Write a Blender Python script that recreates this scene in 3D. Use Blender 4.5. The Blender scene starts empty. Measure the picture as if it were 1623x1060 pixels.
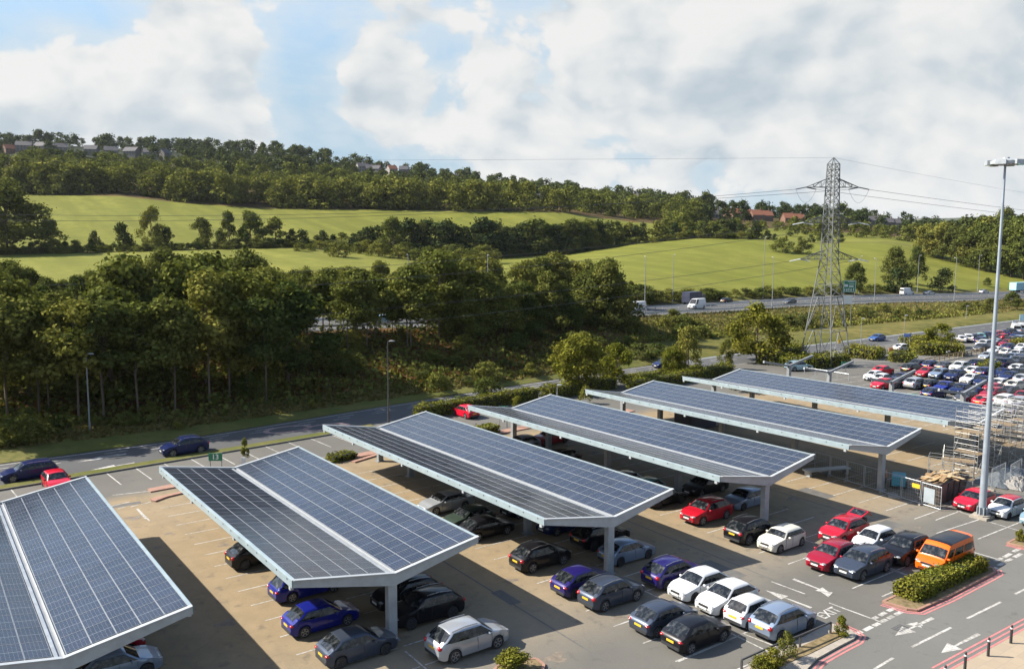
import bpy, math, random
import numpy as np
from mathutils import Vector, Matrix
random.seed(7); rng = np.random.default_rng(11)
SC = bpy.context.scene
COL = SC.collection
PI = math.pi

# ------------------------------------------------------------------ camera model (metres; x across the bays, y along them)
CF, CP, CR, CY = 1344.266, .1107, .0037, .6239
CC = np.array([-4.67, -39.5861, 21.9128]); GX, GY = .0039, .013
def _basis():
    cp, sp = math.cos(CP), math.sin(CP); cy, sy = math.cos(CY), math.sin(CY); cr, sr = math.cos(CR), math.sin(CR)
    F = np.array([sy*cp, cy*cp, -sp]); R = np.array([cy, -sy, 0.]); U = np.cross(R, F)
    return R*cr+U*sr, -R*sr+U*cr, F
CRt, CUp, CFw = _basis(); GN = np.array([-GX, -GY, 1.])
def ray(px, py): return CFw + CRt*(px-811.5)/CF - CUp*(py-530)/CF
def un(px, py, h=0.):
    """point of the sloping car-park plane (raised by h) seen at a photo pixel"""
    d = ray(px, py); t = (h - CC@GN)/(d@GN); return CC + d*t
def at(px, py, dep): return CC + ray(px, py)*dep
def zg(x, y): return GX*x + GY*y
def gp(x, y, h=0.): return (x, y, zg(x, y)+h)

# ------------------------------------------------------------------ object helpers
def tag(o, label=None, cat=None, group=None, kind=None):
    if label: o['label'] = label
    if cat: o['category'] = cat
    if group: o['group'] = group
    if kind: o['kind'] = kind
    return o
def empty(name, loc=(0, 0, 0), rz=0., label=None, cat=None, group=None):
    o = bpy.data.objects.new(name, None); COL.objects.link(o)
    o.location = loc; o.rotation_euler = (0, 0, rz); o.empty_display_size = .3
    return tag(o, label, cat, group)
def link(name, me, parent=None, loc=None, rot=None):
    o = bpy.data.objects.new(name, me); COL.objects.link(o)
    if parent: o.parent = parent
    if loc is not None: o.location = loc
    if rot is not None: o.rotation_euler = rot
    return o

class MB:
    def __init__(s): s.v = []; s.f = []; s.m = []; s.uv = None
    def add(s, vs, fs, m=0):
        b = len(s.v); s.v += [tuple(map(float, v)) for v in vs]
        s.f += [tuple(b+i for i in f) for f in fs]; s.m += [m]*len(fs); return s
    def box(s, c, d, m=0, rz=0., rot=None):
        x, y, z = d[0]/2, d[1]/2, d[2]/2
        vs = [(-x,-y,-z),(x,-y,-z),(x,y,-z),(-x,y,-z),(-x,-y,z),(x,-y,z),(x,y,z),(-x,y,z)]
        M = rot if rot is not None else Matrix.Rotation(rz, 3, 'Z')
        vs = [tuple(M@Vector(v)+Vector(c)) for v in vs]
        return s.add(vs, [(0,3,2,1),(4,5,6,7),(0,1,5,4),(1,2,6,5),(2,3,7,6),(3,0,4,7)], m)
    def bar(s, p, q, w, h=None, m=0, up=(0,0,1)):
        """rectangular bar from p to q"""
        h = h or w; p = Vector(p); q = Vector(q); d = (q-p)
        if d.length < 1e-6: return s
        a = d.normalized(); u = Vector(up)
        if abs(a.dot(u)) > .98: u = Vector((1, 0, 0))
        r = a.cross(u).normalized(); u = r.cross(a)
        vs = []
        for e in (p, q):
            for sx, sz in ((-1,-1),(1,-1),(1,1),(-1,1)): vs.append(tuple(e + r*(sx*w/2) + u*(sz*h/2)))
        return s.add(vs, [(0,1,2,3),(7,6,5,4),(0,4,5,1),(1,5,6,2),(2,6,7,3),(3,7,4,0)], m)
    def tube(s, p, q, r0, r1=None, n=8, m=0, cap=True):
        r1 = r0 if r1 is None else r1
        p = Vector(p); q = Vector(q); a = (q-p).normalized()
        u = Vector((0,0,1)) if abs(a.z) < .95 else Vector((1,0,0))
        e1 = a.cross(u).normalized(); e2 = a.cross(e1)
        vs = []
        for e, r in ((p, r0), (q, r1)):
            for k in range(n):
                t = 2*PI*k/n; vs.append(tuple(e + e1*(r*math.cos(t)) + e2*(r*math.sin(t))))
        fs = [(k, (k+1) % n, n+(k+1) % n, n+k) for k in range(n)]
        if cap: fs += [tuple(range(n-1, -1, -1)), tuple(range(n, 2*n))]
        return s.add(vs, fs, m)
    def path(s, pts, r, n=6, m=0):
        for a, b in zip(pts[:-1], pts[1:]): s.tube(a, b, r, r, n, m)
        return s
    def prism(s, poly, z0, z1, m=0):
        n = len(poly); vs = [(x, y, z0 if not callable(z0) else z0(x, y)) for x, y in poly] + [(x, y, z1 if not callable(z1) else z1(x, y)) for x, y in poly]
        fs = [tuple(range(n-1, -1, -1)), tuple(range(n, 2*n))] + [(i, (i+1) % n, n+(i+1) % n, n+i) for i in range(n)]
        return s.add(vs, fs, m)
    def ellipsoid(s, c, r, nu=10, nv=6, m=0):
        vs = []; fs = []
        for j in range(nv+1):
            ph = -PI/2 + PI*j/nv
            for i in range(nu):
                th = 2*PI*i/nu
                vs.append((c[0]+r[0]*math.cos(ph)*math.cos(th), c[1]+r[1]*math.cos(ph)*math.sin(th), c[2]+r[2]*math.sin(ph)))
        for j in range(nv):
            for i in range(nu): fs.append((j*nu+i, j*nu+(i+1) % nu, (j+1)*nu+(i+1) % nu, (j+1)*nu+i))
        return s.add(vs, fs, m)
    def mesh(s, name, mats, smooth=None):
        me = bpy.data.meshes.new(name); me.from_pydata(s.v, [], s.f)
        for m in (mats if isinstance(mats, (list, tuple)) else [mats]): me.materials.append(m)
        me.polygons.foreach_set('material_index', s.m)
        if smooth is not None:
            me.polygons.foreach_set('use_smooth', [True]*len(s.f)); me.set_sharp_from_angle(angle=math.radians(smooth))
        me.update(); return me
    def build(s, name, mats, parent=None, loc=None, rz=None, smooth=None):
        return link(name, s.mesh(name, mats, smooth), parent, loc, (0, 0, rz) if rz is not None else None)

# ------------------------------------------------------------------ materials
class NT:
    def __init__(s, m): s.t = m.node_tree; s.n = s.t.nodes; s.l = s.t.links
    def add(s, typ, **kw):
        n = s.n.new(typ)
        for k, v in kw.items():
            if k.startswith('i_'): n.inputs[k[2:].replace('_', ' ')].default_value = v
            else: setattr(n, k, v)
        return n
    def ln(s, a, b): s.l.new(a, b)
    def mix(s, fac, a, b, bt='MIX'):
        n = s.n.new('ShaderNodeMix'); n.data_type = 'RGBA'; n.blend_type = bt
        for sock, v in ((n.inputs[0], fac), (n.inputs[6], a), (n.inputs[7], b)):
            if hasattr(v, 'links'): s.l.new(v, sock)
            else: sock.default_value = v if not isinstance(v, tuple) or len(v) == 4 else (*v, 1)
        return n.outputs[2]
    def math(s, op, a, b=None, c=None, clamp=False):
        n = s.n.new('ShaderNodeMath'); n.operation = op; n.use_clamp = clamp
        for i, v in enumerate((a, b, c)):
            if v is None: continue
            if hasattr(v, 'links'): s.l.new(v, n.inputs[i])
            else: n.inputs[i].default_value = v
        return n.outputs[0]
    def vmath(s, op, a, b=None, out=0, scale=None):
        n = s.n.new('ShaderNodeVectorMath'); n.operation = op
        for i, v in enumerate((a, b)):
            if v is None: continue
            if hasattr(v, 'links'): s.l.new(v, n.inputs[i])
            else: n.inputs[i].default_value = v
        if scale is not None:
            if hasattr(scale, 'links'): s.l.new(scale, n.inputs['Scale'])
            else: n.inputs['Scale'].default_value = scale
        return n.outputs[out]
    def noise(s, vec, scale, detail=4, rough=.55, out=0, dist=0.):
        n = s.n.new('ShaderNodeTexNoise'); n.inputs['Scale'].default_value = scale; n.inputs['Detail'].default_value = detail
        n.inputs['Roughness'].default_value = rough; n.inputs['Distortion'].default_value = dist
        if vec is not None: s.l.new(vec, n.inputs['Vector'])
        return n.outputs[out]
    def ramp(s, fac, stops, interp='LINEAR'):
        n = s.n.new('ShaderNodeValToRGB'); n.color_ramp.interpolation = interp
        while len(n.color_ramp.elements) < len(stops): n.color_ramp.elements.new(.5)
        for e, (p, c) in zip(n.color_ramp.elements, stops):
            e.position = p; e.color = c if isinstance(c, tuple) and len(c) == 4 else ((*c, 1) if isinstance(c, tuple) else (c, c, c, 1))
        s.l.new(fac, n.inputs[0]); return n.outputs[0]
    def maprange(s, v, a, b, c=0., d=1., smooth=False):
        n = s.n.new('ShaderNodeMapRange'); n.clamp = True
        if smooth: n.interpolation_type = 'SMOOTHSTEP'
        s.l.new(v, n.inputs[0])
        for i, x in enumerate((a, b, c, d)): n.inputs[i+1].default_value = x
        return n.outputs[0]
    def pos(s): return s.n.new('ShaderNodeNewGeometry').outputs['Position']
    def obj(s): return s.n.new('ShaderNodeTexCoord').outputs['Object']
    def bump(s, h, strength, dist=.02):
        n = s.n.new('ShaderNodeBump'); n.inputs['Strength'].default_value = strength; n.inputs['Distance'].default_value = dist
        s.l.new(h, n.inputs['Height']); return n.outputs[0]
def newmat(name):
    m = bpy.data.materials.new(name); m.use_nodes = True
    return m, NT(m), m.node_tree.nodes['Principled BSDF']
_mc = {}
def mat(name, col, rough=.6, metal=0., var=.12, scale=3., coat=0., spec=None, bump=0., vcoord='pos'):
    """principled material whose colour and gloss drift with a noise, so that nothing is perfectly uniform"""
    if name in _mc: return _mc[name]
    m, t, p = newmat(name); _mc[name] = m
    c = t.pos() if vcoord == 'pos' else t.obj()
    if var > 0:
        n = t.noise(c, scale, 5, .6)
        f = t.maprange(n, .3, .7, 1-var, 1+var)
        hs = t.add('ShaderNodeHueSaturation'); hs.inputs['Color'].default_value = (*col, 1); t.ln(f, hs.inputs['Value'])
        t.ln(hs.outputs[0], p.inputs['Base Color'])
        t.ln(t.maprange(n, .3, .7, max(0, rough-.08), min(1, rough+.08)), p.inputs['Roughness'])
        if bump: t.ln(t.bump(t.noise(c, scale*12, 3), bump), p.inputs['Normal'])
    else:
        p.inputs['Base Color'].default_value = (*col, 1); p.inputs['Roughness'].default_value = rough
    p.inputs['Metallic'].default_value = metal
    if coat: p.inputs['Coat Weight'].default_value = coat; p.inputs['Coat Roughness'].default_value = .04
    if spec is not None: p.inputs['Specular IOR Level'].default_value = spec
    return m

M = {}
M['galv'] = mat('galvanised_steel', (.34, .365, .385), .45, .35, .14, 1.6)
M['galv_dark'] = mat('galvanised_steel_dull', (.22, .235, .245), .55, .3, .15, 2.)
M['white_metal'] = mat('white_painted_metal', (.34, .36, .37), .4, .1, .06, 1.5)
M['panel_frame'] = mat('anodised_frame', (.25, .265, .28), .4, .3, .05, 2.)
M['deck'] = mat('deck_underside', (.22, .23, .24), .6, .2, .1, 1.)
M['black_rubber'] = mat('tyre_rubber', (.018, .018, .019), .8, 0, .2, 8.)
M['dark_plastic'] = mat('dark_plastic', (.022, .023, .025), .55, 0, .15, 6.)
M['rim'] = mat('alloy_rim', (.30, .31, .33), .32, .75, .06, 6.)
M['rim_dark'] = mat('dark_alloy_rim', (.06, .06, .065), .35, .6, .06, 6.)
M['glass'] = mat('car_glass', (.008, .011, .013), .05, 0, 0, spec=.32)
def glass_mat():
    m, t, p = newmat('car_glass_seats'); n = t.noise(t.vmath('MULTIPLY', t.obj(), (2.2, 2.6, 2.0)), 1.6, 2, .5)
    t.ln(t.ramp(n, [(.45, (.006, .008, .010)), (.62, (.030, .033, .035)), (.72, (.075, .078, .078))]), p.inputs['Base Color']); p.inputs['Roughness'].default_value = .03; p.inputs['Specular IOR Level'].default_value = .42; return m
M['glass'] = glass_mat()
M['glass_clear'] = mat('car_glass_grey', (.05, .065, .07), .05, 0, 0, spec=.9)
M['lamp_glass'] = mat('headlamp_glass', (.21, .22, .235), .08, .1, .0)
M['tail_red'] = mat('tail_lamp_red', (.34, .008, .012), .15, 0, .0)
M['plate_yellow'] = mat('yellow_plate', (.60, .37, .025), .45, 0, .05, 9)
M['plate_white'] = mat('white_plate', (.55, .55, .52), .45, 0, .05, 9)
def worn_paint(name, col, under):
    m, t, p = newmat(name); P = t.pos(); n = t.noise(P, 5., 6, .75); n2 = t.noise(P, .6, 3)
    k = t.maprange(t.math('ADD', n, t.math('MULTIPLY', t.math('SUBTRACT', n2, .5), .5)), .40, .56, .70, .0)
    t.ln(t.mix(k, col, under), p.inputs['Base Color']); p.inputs['Roughness'].default_value = .8; p.inputs['Specular IOR Level'].default_value = .25
    return m
M['white_line'] = worn_paint('road_paint_white', (.38, .37, .345), (.135, .125, .105))
M['red_line'] = mat('road_paint_red', (.40, .135, .13), .75, 0, .18, 4.)
M['kerb'] = mat('concrete_kerb', (.26, .23, .19), .85, 0, .15, 3.)
M['kerb_red'] = mat('brick_kerb', (.25, .14, .10), .85, 0, .2, 3.)
M['sign_green'] = mat('sign_green', (.012, .15, .075), .45, 0, .05, 4)
M['sign_white'] = mat('sign_white', (.58, .59, .58), .5, 0, .04, 4)
M['sign_blue'] = mat('sign_blue', (.02, .10, .42), .45, 0, .05, 4)
M['post_grey'] = mat('post_grey', (.22, .23, .235), .5, .3, .1, 2)
M['post_dark'] = mat('post_dark', (.05, .05, .052), .5, .2, .1, 4)
M['mast'] = mat('mast_steel', (.27, .31, .35), .45, .35, .08, 1.2)
M['pylon'] = mat('pylon_steel', (.105, .112, .11), .6, .3, .2, .6)
M['wire'] = mat('overhead_wire', (.035, .037, .04), .6, .2, 0)
M['timber'] = mat('scaffold_board', (.19, .135, .075), .8, 0, .25, 3.)
M['scaf'] = mat('scaffold_tube', (.27, .27, .26), .45, .4, .12, 4.)
M['skip'] = mat('skip_steel', (.07, .06, .055), .7, .2, .3, 2.)
M['skip_side'] = mat('scuffed_skip_paint', (.105, .075, .062), .7, .2, .55, 1.6)
M['rust'] = mat('rusty_steel', (.20, .085, .05), .8, .1, .35, 2.5)
M['tarp'] = mat('grey_tarpaulin', (.075, .085, .092), .5, 0, .2, 2.)
M['stone'] = mat('house_stone', (.12, .105, .092), .85, 0, .15, .4)
M['render'] = mat('house_render', (.21, .195, .175), .85, 0, .1, .4)
M['brick'] = mat('house_brick', (.13, .07, .045), .85, 0, .15, .4)
M['tile_red'] = mat('roof_tile_orange', (.155, .055, .026), .8, 0, .16, .6)
M['tile_grey'] = mat('roof_tile_grey', (.055, .052, .056), .8, 0, .16, .6)
M['window'] = mat('house_window', (.06, .075, .085), .1, 0, 0, spec=.8)
M['orange_board'] = mat('barrier_orange', (.62, .20, .05), .6, 0, .1, 3)
M['teal'] = mat('teal_box_paint', (.05, .28, .33), .5, 0, .1, 3)
M['navy'] = mat('navy_cladding', (.02, .025, .05), .5, 0, .1, 1)
M['trunk'] = mat('tree_bark', (.085, .062, .042), .9, 0, .25, 4)
M['trunk_pale'] = mat('pale_tree_bark', (.12, .092, .066), .9, 0, .25, 4)
# ------------------------------------------------------------------ ground materials
def asphalt(name, col, tan=None, dark=.8):
    m, t, p = newmat(name); P = t.pos()
    big = t.noise(P, .09, 4, .6); mid = t.noise(P, .7, 5, .65); fine = t.noise(P, 14., 3, .7)
    base = t.mix(t.maprange(big, .35, .65), tuple(c*dark for c in col), col)
    if tan:
        sx = t.add('ShaderNodeSeparateXYZ'); t.ln(P, sx.inputs[0])
        w = t.math('MULTIPLY', t.math('SUBTRACT', t.noise(P, .35, 3), .5), 2.2)
        y = t.math('ADD', sx.outputs[1], w); x = t.math('ADD', sx.outputs[0], w)
        k = t.math('MULTIPLY', t.maprange(y, -7.5, -2.), t.maprange(y, 34., 36.5, 1, 0))
        k = t.math('MULTIPLY', k, t.maprange(x, -40, -30)); k = t.math('MULTIPLY', k, t.maprange(x, 92, 98, 1, 0))
        tn = t.mix(t.maprange(mid, .35, .65), tuple(c*.84 for c in tan), tan)
        tn = t.mix(t.maprange(t.math('ADD', sx.outputs[1], t.math('MULTIPLY', w, 3.)), -6., 4., .75, 0), tn, (.195, .172, .135, 1))
        # worn, oily middle of each aisle and streaks along it
        st = t.vmath('MULTIPLY', P, (.55, .06, 1.)); sn = t.noise(st, 1.0, 5, .6)
        tn = t.mix(t.maprange(sn, .52, .72, 0, .30), tn, tuple(c*.75 for c in col))
        base = t.mix(k, base, tn)
    # tar joints, patches
    vo = t.add('ShaderNodeTexVoronoi', feature='DISTANCE_TO_EDGE'); vo.inputs['Scale'].default_value = .11
    t.ln(t.vmath('ADD', P, t.vmath('SCALE', t.noise(P, .6, 3, out=1), scale=1.6)), vo.inputs['Vector'])
    base = t.mix(t.maprange(vo.outputs[0], .0, .007, .12, 0), base, (.05, .048, .045, 1))
    spots = t.maprange(t.noise(P, 1.1, 3), .60, .72, 0, .45)
    base = t.mix(spots, base, (.07, .065, .06, 1))
    base = t.mix(t.maprange(fine, .3, .7, .0, .22), base, (.03, .03, .03, 1))
    t.ln(base, p.inputs['Base Color']); p.inputs['Roughness'].default_value = .88; p.inputs['Specular IOR Level'].default_value = .25
    t.ln(t.bump(fine, .25, .01), p.inputs['Normal'])
    return m
M['asphalt'] = asphalt('car_park_asphalt', (.125, .119, .104), (.25, .19, .113))
M['road'] = asphalt('road_asphalt', (.078, .079, .080))
M['road2'] = asphalt('street_asphalt', (.135, .132, .120), dark=.86)
def grass(name, a, b, c, s1=.02, s2=.25, stripes=0.):
    m, t, p = newmat(name); P = t.pos()
    n1 = t.noise(P, s1, 5, .6); n2 = t.noise(P, s2, 6, .7)
    col = t.mix(t.maprange(n1, .35, .65), a, b)
    col = t.mix(t.maprange(n2, .42, .68), col, c)
    if stripes:
        sv = t.noise(t.vmath('MULTIPLY', P, (.09, .012, .0)), 1., 4, .6)
        col = t.mix(t.maprange(sv, .4, .62, 0, stripes), col, tuple(x*.72 for x in a))
    t.ln(col, p.inputs['Base Color']); p.inputs['Roughness'].default_value = .95; p.inputs['Specular IOR Level'].default_value = .1
    return m
M['field'] = grass('pasture_grass', (.128, .136, .020), (.165, .158, .030), (.100, .112, .018), .012, .16, .75)
M['rough_grass'] = grass('rough_bank_grass', (.085, .085, .019), (.135, .112, .033), (.046, .052, .013), .05, .35)
M['verge'] = grass('mown_verge', (.080, .088, .020), (.13, .115, .04), (.065, .075, .019), .15, 1.2)
M['wood_floor'] = grass('wood_floor', (.040, .032, .014), (.12, .062, .022), (.05, .05, .018), .09, .5)
M['hill_green'] = grass('far_hill', (.016, .022, .008), (.022, .028, .010), (.012, .016, .007), .004, .03)
M['far_hill'] = grass('distant_hill', (.04, .05, .026), (.09, .09, .045), (.02, .03, .018), .0022, .009)
M['soil'] = grass('planter_soil', (.17, .125, .07), (.21, .16, .085), (.07, .06, .03), .4, 3.)
def paving(name):
    m, t, p = newmat(name); P = t.pos()
    b = t.add('ShaderNodeTexBrick'); b.inputs['Scale'].default_value = 1.; b.inputs['Mortar Size'].default_value = .012
    b.inputs['Brick Width'].default_value = .9; b.inputs['Row Height'].default_value = .6
    b.inputs['Color1'].default_value = (.30, .235, .16, 1); b.inputs['Color2'].default_value = (.265, .21, .145, 1); b.inputs['Mortar'].default_value = (.22, .18, .14, 1)
    t.ln(P, b.inputs['Vector'])
    c = t.mix(t.maprange(t.noise(P, 1.4, 5, .65), .35, .7, 0, .3), b.outputs[0], (.22, .19, .15, 1))
    t.ln(c, p.inputs['Base Color']); p.inputs['Roughness'].default_value = .85
    return m
M['paving'] = paving('flag_paving')

def sheet(name, pts, m, h=.004, kind='structure', thick=0.):
    """flat sheet lying on the sloping car-park plane; pts in world x, y"""
    b = MB()
    if thick: b.prism(pts, lambda x, y: zg(x, y)-.05, lambda x, y: zg(x, y)+thick)
    else: b.add([gp(x, y, h) for x, y in pts], [tuple(range(len(pts)))])
    o = b.build(name, m)
    if kind: o['kind'] = kind
    return o
def U2(*pp): return [tuple(un(a, b)[:2]) for a, b in pp]

# base ground: one sheet under car park, roads and lots, out to the horizon behind the camera
g = MB(); xs = [-2500, -600, -200, -60, 0, 60, 120, 200, 400, 900, 2500]; ys = [-2500, -500, -120, -30, 0, 30, 61.5]
vs = [(x, y, (zg(max(-300, min(400, x)), max(-200, y)) if True else 0)) for y in ys for x in xs]
n = len(xs); g.add(vs, [(j*n+i, j*n+i+1, (j+1)*n+i+1, (j+1)*n+i) for j in range(len(ys)-1) for i in range(n-1)])
tag(g.build('car_park_ground', M['asphalt']), kind='structure')

# frontage road behind the car park
def yfar(x): return float(np.interp(x, [-400, -60, 2, 19, 40, 64, 92, 117, 160, 300, 900], [50, 50.5, 52.2, 52.4, 55.2, 58, 60.6, 61.8, 61.5, 62.5, 64]))
def ynear(x): return float(np.interp(x, [-400, -60, 1, 17, 30, 45, 64, 92, 117, 160, 300, 900], [41.5, 42.6, 44.2, 45.6, 46.8, 48.2, 50, 52.4, 53.6, 53.4, 54.2, 55.5]))
RX = [-400, -200, -60, -30, -10, 0, 8, 17, 24, 30, 38, 45, 52, 64, 78, 92, 104, 117, 140, 160, 220, 300, 500, 900]
sheet('frontage_road', [(x, ynear(x)) for x in RX] + [(x, yfar(x)) for x in reversed(RX)], M['road'], .006)
def ribbon(name, f, xs, w, m, h, mb=None):
    b = mb or MB()
    for x0, x1 in zip(xs[:-1], xs[1:]):
        b.add([gp(x0, f(x0)-w/2, h), gp(x1, f(x1)-w/2, h), gp(x1, f(x1)+w/2, h), gp(x0, f(x0)+w/2, h)], [(0, 1, 2, 3)])
    return b if mb else tag(b.build(name, m), kind='structure')
rm = MB()
ribbon('', lambda x: yfar(x)-.35, np.arange(-60, 300, 6), .16, None, .011, rm)
for x in np.arange(-58, 110, 5.2): ribbon('', lambda x: (yfar(x)*.5+ynear(x)*.5)+1.2, [x, x+2.2], .13, None, .011, rm)
for x in np.arange(-58, 110, 5.2): ribbon('', lambda x: (yfar(x)*.66+ynear(x)*.34)+1.0, [x+1, x+3.2], .13, None, .011, rm)
for x in np.arange(112, 300, 5): ribbon('', lambda x: (yfar(x)+ynear(x))/2, [x, x+2.2], .13, None, .011, rm)
ribbon('', lambda x: ynear(x)+.3, np.arange(108, 300, 6), .14, None, .011, rm)
def arrow(mb, tail, tip, w=.16, hw=.55, hl=1.5, h=.012, back=False):
    t = Vector(tail); p = Vector(tip); d = (p-t); L = d.length; d.normalize(); n = Vector((-d.y, d.x)); q = p-d*hl
    P = [t+n*(w*1.3), t-n*(w*1.3), q-n*w*.6, q-n*hw, p, q+n*hw, q+n*w*.6]
    mb.add([gp(v.x, v.y, h) for v in P], [tuple(range(7))])
arrow(rm, un(200, 719)[:2], un(123, 732)[:2], .12, .45, 2.2); arrow(rm, un(213, 733)[:2], un(143, 745)[:2], .12, .45, 2.2)
def line(mb, a, b, w=.11, h=.009):
    a = Vector(a[:2]); b = Vector(b[:2]); d = (b-a).normalized(); n = Vector((-d.y, d.x))*w/2
    mb.add([gp(v.x, v.y, h) for v in (a-n, b-n, b+n, a+n)], [(0, 1, 2, 3)])
def pl(mb, a, b, w=.11, h=.009): line(mb, un(*a), un(*b), w, h)
# red and white roundel painted where the side road meets
rr = MB()
for (cx, cy) in ((29.5, 50.8), (33.5, 49.4)):
    for r0, r1, mm in ((1.15, 1.5, 0),):
        for k in range(28):
            a, b2 = 2*PI*k/28, 2*PI*(k+1)/28
            rr.add([gp(cx+1.9*r*math.cos(q), cy+r*math.sin(q), .013) for r, q in ((r0, a), (r1, a), (r1, b2), (r0, b2))], [(0, 1, 2, 3)])
tag(rr.build('roundel_markings', mat('worn_pink_paint', (.26, .18, .165), .8, 0, .2, 2)), kind='structure')
tag(rm.build('road_markings', M['white_line']), kind='structure')
# verge strip between road and car park
VX = [x for x in RX if -60 <= x <= 44]
vb = MB(); vb.prism([(x, ynear(x)-1.35) for x in VX] + [(x, ynear(x)-.02) for x in reversed(VX)], lambda x, y: zg(x, y)-.05, lambda x, y: zg(x, y)+.12)
tag(vb.build('grass_verge', M['verge']), kind='structure')
kb = MB()
for x0, x1 in zip(VX[:-1], VX[1:]): kb.bar(gp(x0, ynear(x0)-1.42, .04), gp(x1, ynear(x1)-1.42, .04), .12, .22)
tag(kb.build('verge_kerb', mat('dark_kerb', (.10, .095, .085), .85, 0, .15, 3)), kind='structure')

# bay markings of the solar car park (2.4 m bays, 16 m modules)
bm = MB()
def YB(i): return 30.55-2.4*i
for k in range(1, 6):
    X = 16*k
    for i in range(0, 19 if k >= 1 else 14):
        y = YB(i)
        if k == 1 and y < -8: continue
        if y > -5.5 or k in (2, 3): 
            line(bm, (X-4.9, y), (X-.15, y), .1); line(bm, (X+.15, y), (X+4.9, y), .1)
    if k in (2, 3): line(bm, (X, -13), (X, -1.2), .1)
line(bm, (0, YB(13)), (5, YB(13)), .1); line(bm, (16, -8), (16, -1.2), .1)
for i in range(13): line(bm, (.2, YB(i)), (5, YB(i)), .1)
# bays against the verge
for i in range(22):
    x = -16+2.55*i
    y1 = ynear(x)-1.5
    if x < 41: line(bm, (x+.35, y1-4.5), (x, y1), .11)
# aisle marks read off the photograph
for a, b in (((178.5, 784.5), (254, 776)), ((165, 805), (205, 795)), ((217, 806), (231, 822)), ((218, 806), (237, 825)), ((178, 808), (196, 828)), ((205, 838), (214, 849)),
             ((436, 721), (470, 713)), ((507, 726), (545, 718)), ((600, 710), (620, 706)),
             ((187, 806), (199, 803)), ((207, 803), (219, 800)), ((224, 799), (240, 795))): pl(bm, a, b, .12)
tag(bm.build('bay_markings', M['white_line']), kind='structure')

# street and islands at the lower right
sheet('street', U2((1100, 1250), (1294, 1048), (1353, 1016), (1369, 1000), (1430, 969), (1455, 970), (1566, 915), (1580, 903), (1623, 876), (1760, 806), (2300, 640), (2500, 760), (1623, 1000), (1503, 1060), (1330, 1165)), M['road2'], .004)
sm = MB()
for a, b in (((1369.6, 998.7), (1382, 992.5)), ((1384, 991.5), (1394, 987)), ((1396, 985.5), (1405, 981)), ((1407, 980), (1416, 975.5)), ((1418.5, 974), (1429, 969)),
             ((1382.5, 981), (1391, 977)), ((1394, 975), (1404, 970)), ((1407, 968), (1417, 963.5)), ((1352, 1006), (1366, 1000)),
             ((1571, 903), (1580, 899)), ((1583, 896), (1592, 891)), ((1595, 889), (1604, 885)), ((1607, 883), (1619, 877)), ((1577, 889), (1588, 884)), ((1591, 883), (1602, 877)), ((1606, 874), (1617, 869))):
    pl(sm, a, b, .28)
for a, b in (((1532.8, 979.8), (1586.6, 953.4)), ((1445, 1025), (1507.3, 994)), ((1385.6, 1060), (1415.8, 1042)), ((1609, 941), (1640, 926)), ((1330, 1092), (1352, 1079))): pl(sm, a, b, .15)
for a, b in (((1363, 973), (1399, 986.4)), ((1314, 955), (1363, 973)), ((1222.8, 921.3), (1276.3, 941)), ((1398, 945), (1463, 917)), ((1363, 880), (1463, 921)), ((1533, 872), (1596, 890))): pl(sm, a, b, .12)
for a, b in (((1075, 1048), (1178, 1004)), ((1178, 1004), (1230, 1024)), ((1484, 845), (1552, 823)), ((1550, 854), (1620, 826)), ((1516, 809), (1548, 820)), ((1565, 826), (1623, 843)), ((1483, 824), (1526, 808))): pl(sm, a, b, .11)
arrow(sm, un(1551.7, 1004.3)[:2], un(1491.3, 1034.5)[:2], .10, .42, 1.4)
arrow(sm, un(1479, 978.9)[:2], un(1418.7, 1007)[:2], .10, .42, 1.4); arrow(sm, un(1462, 990)[:2], un(1435, 989)[:2], .1, .35, .8)
arrow(sm, un(1286, 963)[:2], un(1213, 935)[:2], .09, .38, 1.4)
arrow(sm, un(1257.3, 917.3)[:2], un(1318, 941)[:2], .11, .4, .9); arrow(sm, un(1310, 938)[:2], un(1313, 946)[:2], .1, .38, .8)
tag(sm.build('street_markings', M['white_line']), kind='structure')
# drain cover
dm = MB(); c = un(1427, 995)
for k in range(5): dm.box(gp(c[0]-.4+.2*k, c[1], .008), (.09, .6, .006))
tag(dm.build('drain_cover', M['post_dark']), 'dark iron drain grating set in the street beside the turn arrow', 'drain')
# painted EXIT
cu = bpy.data.curves.new('exit_text', 'FONT'); cu.body = 'EXIT'; cu.size = 1.0; cu.align_x = 'CENTER'; cu.align_y = 'CENTER'; cu.space_character = 1.08; cu.offset = .018
to = bpy.data.objects.new('exit_tmp', cu); COL.objects.link(to)
bpy.context.view_layer.update()
me = bpy.data.meshes.new_from_object(to.evaluated_get(bpy.context.evaluated_depsgraph_get())); bpy.data.objects.remove(to)
me.materials.clear(); me.materials.append(M['white_line'])
c = un(1314, 971); o = link('exit_lettering', me, None, (c[0], c[1], c[2]+.012)); o.rotation_euler = (GY, -GX, math.radians(2)); o.scale = (.86, 1.02, 1); o['kind'] = 'structure'

def kerbline(name, pts, m, w=.16, top=.12, off=0.):
    b = MB()
    for p, q in zip(pts[:-1], pts[1:]): b.bar(gp(p[0], p[1], top/2-.02), gp(q[0], q[1], top/2-.02), w, top+.06)
    return tag(b.build(name, m), kind='structure')
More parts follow.
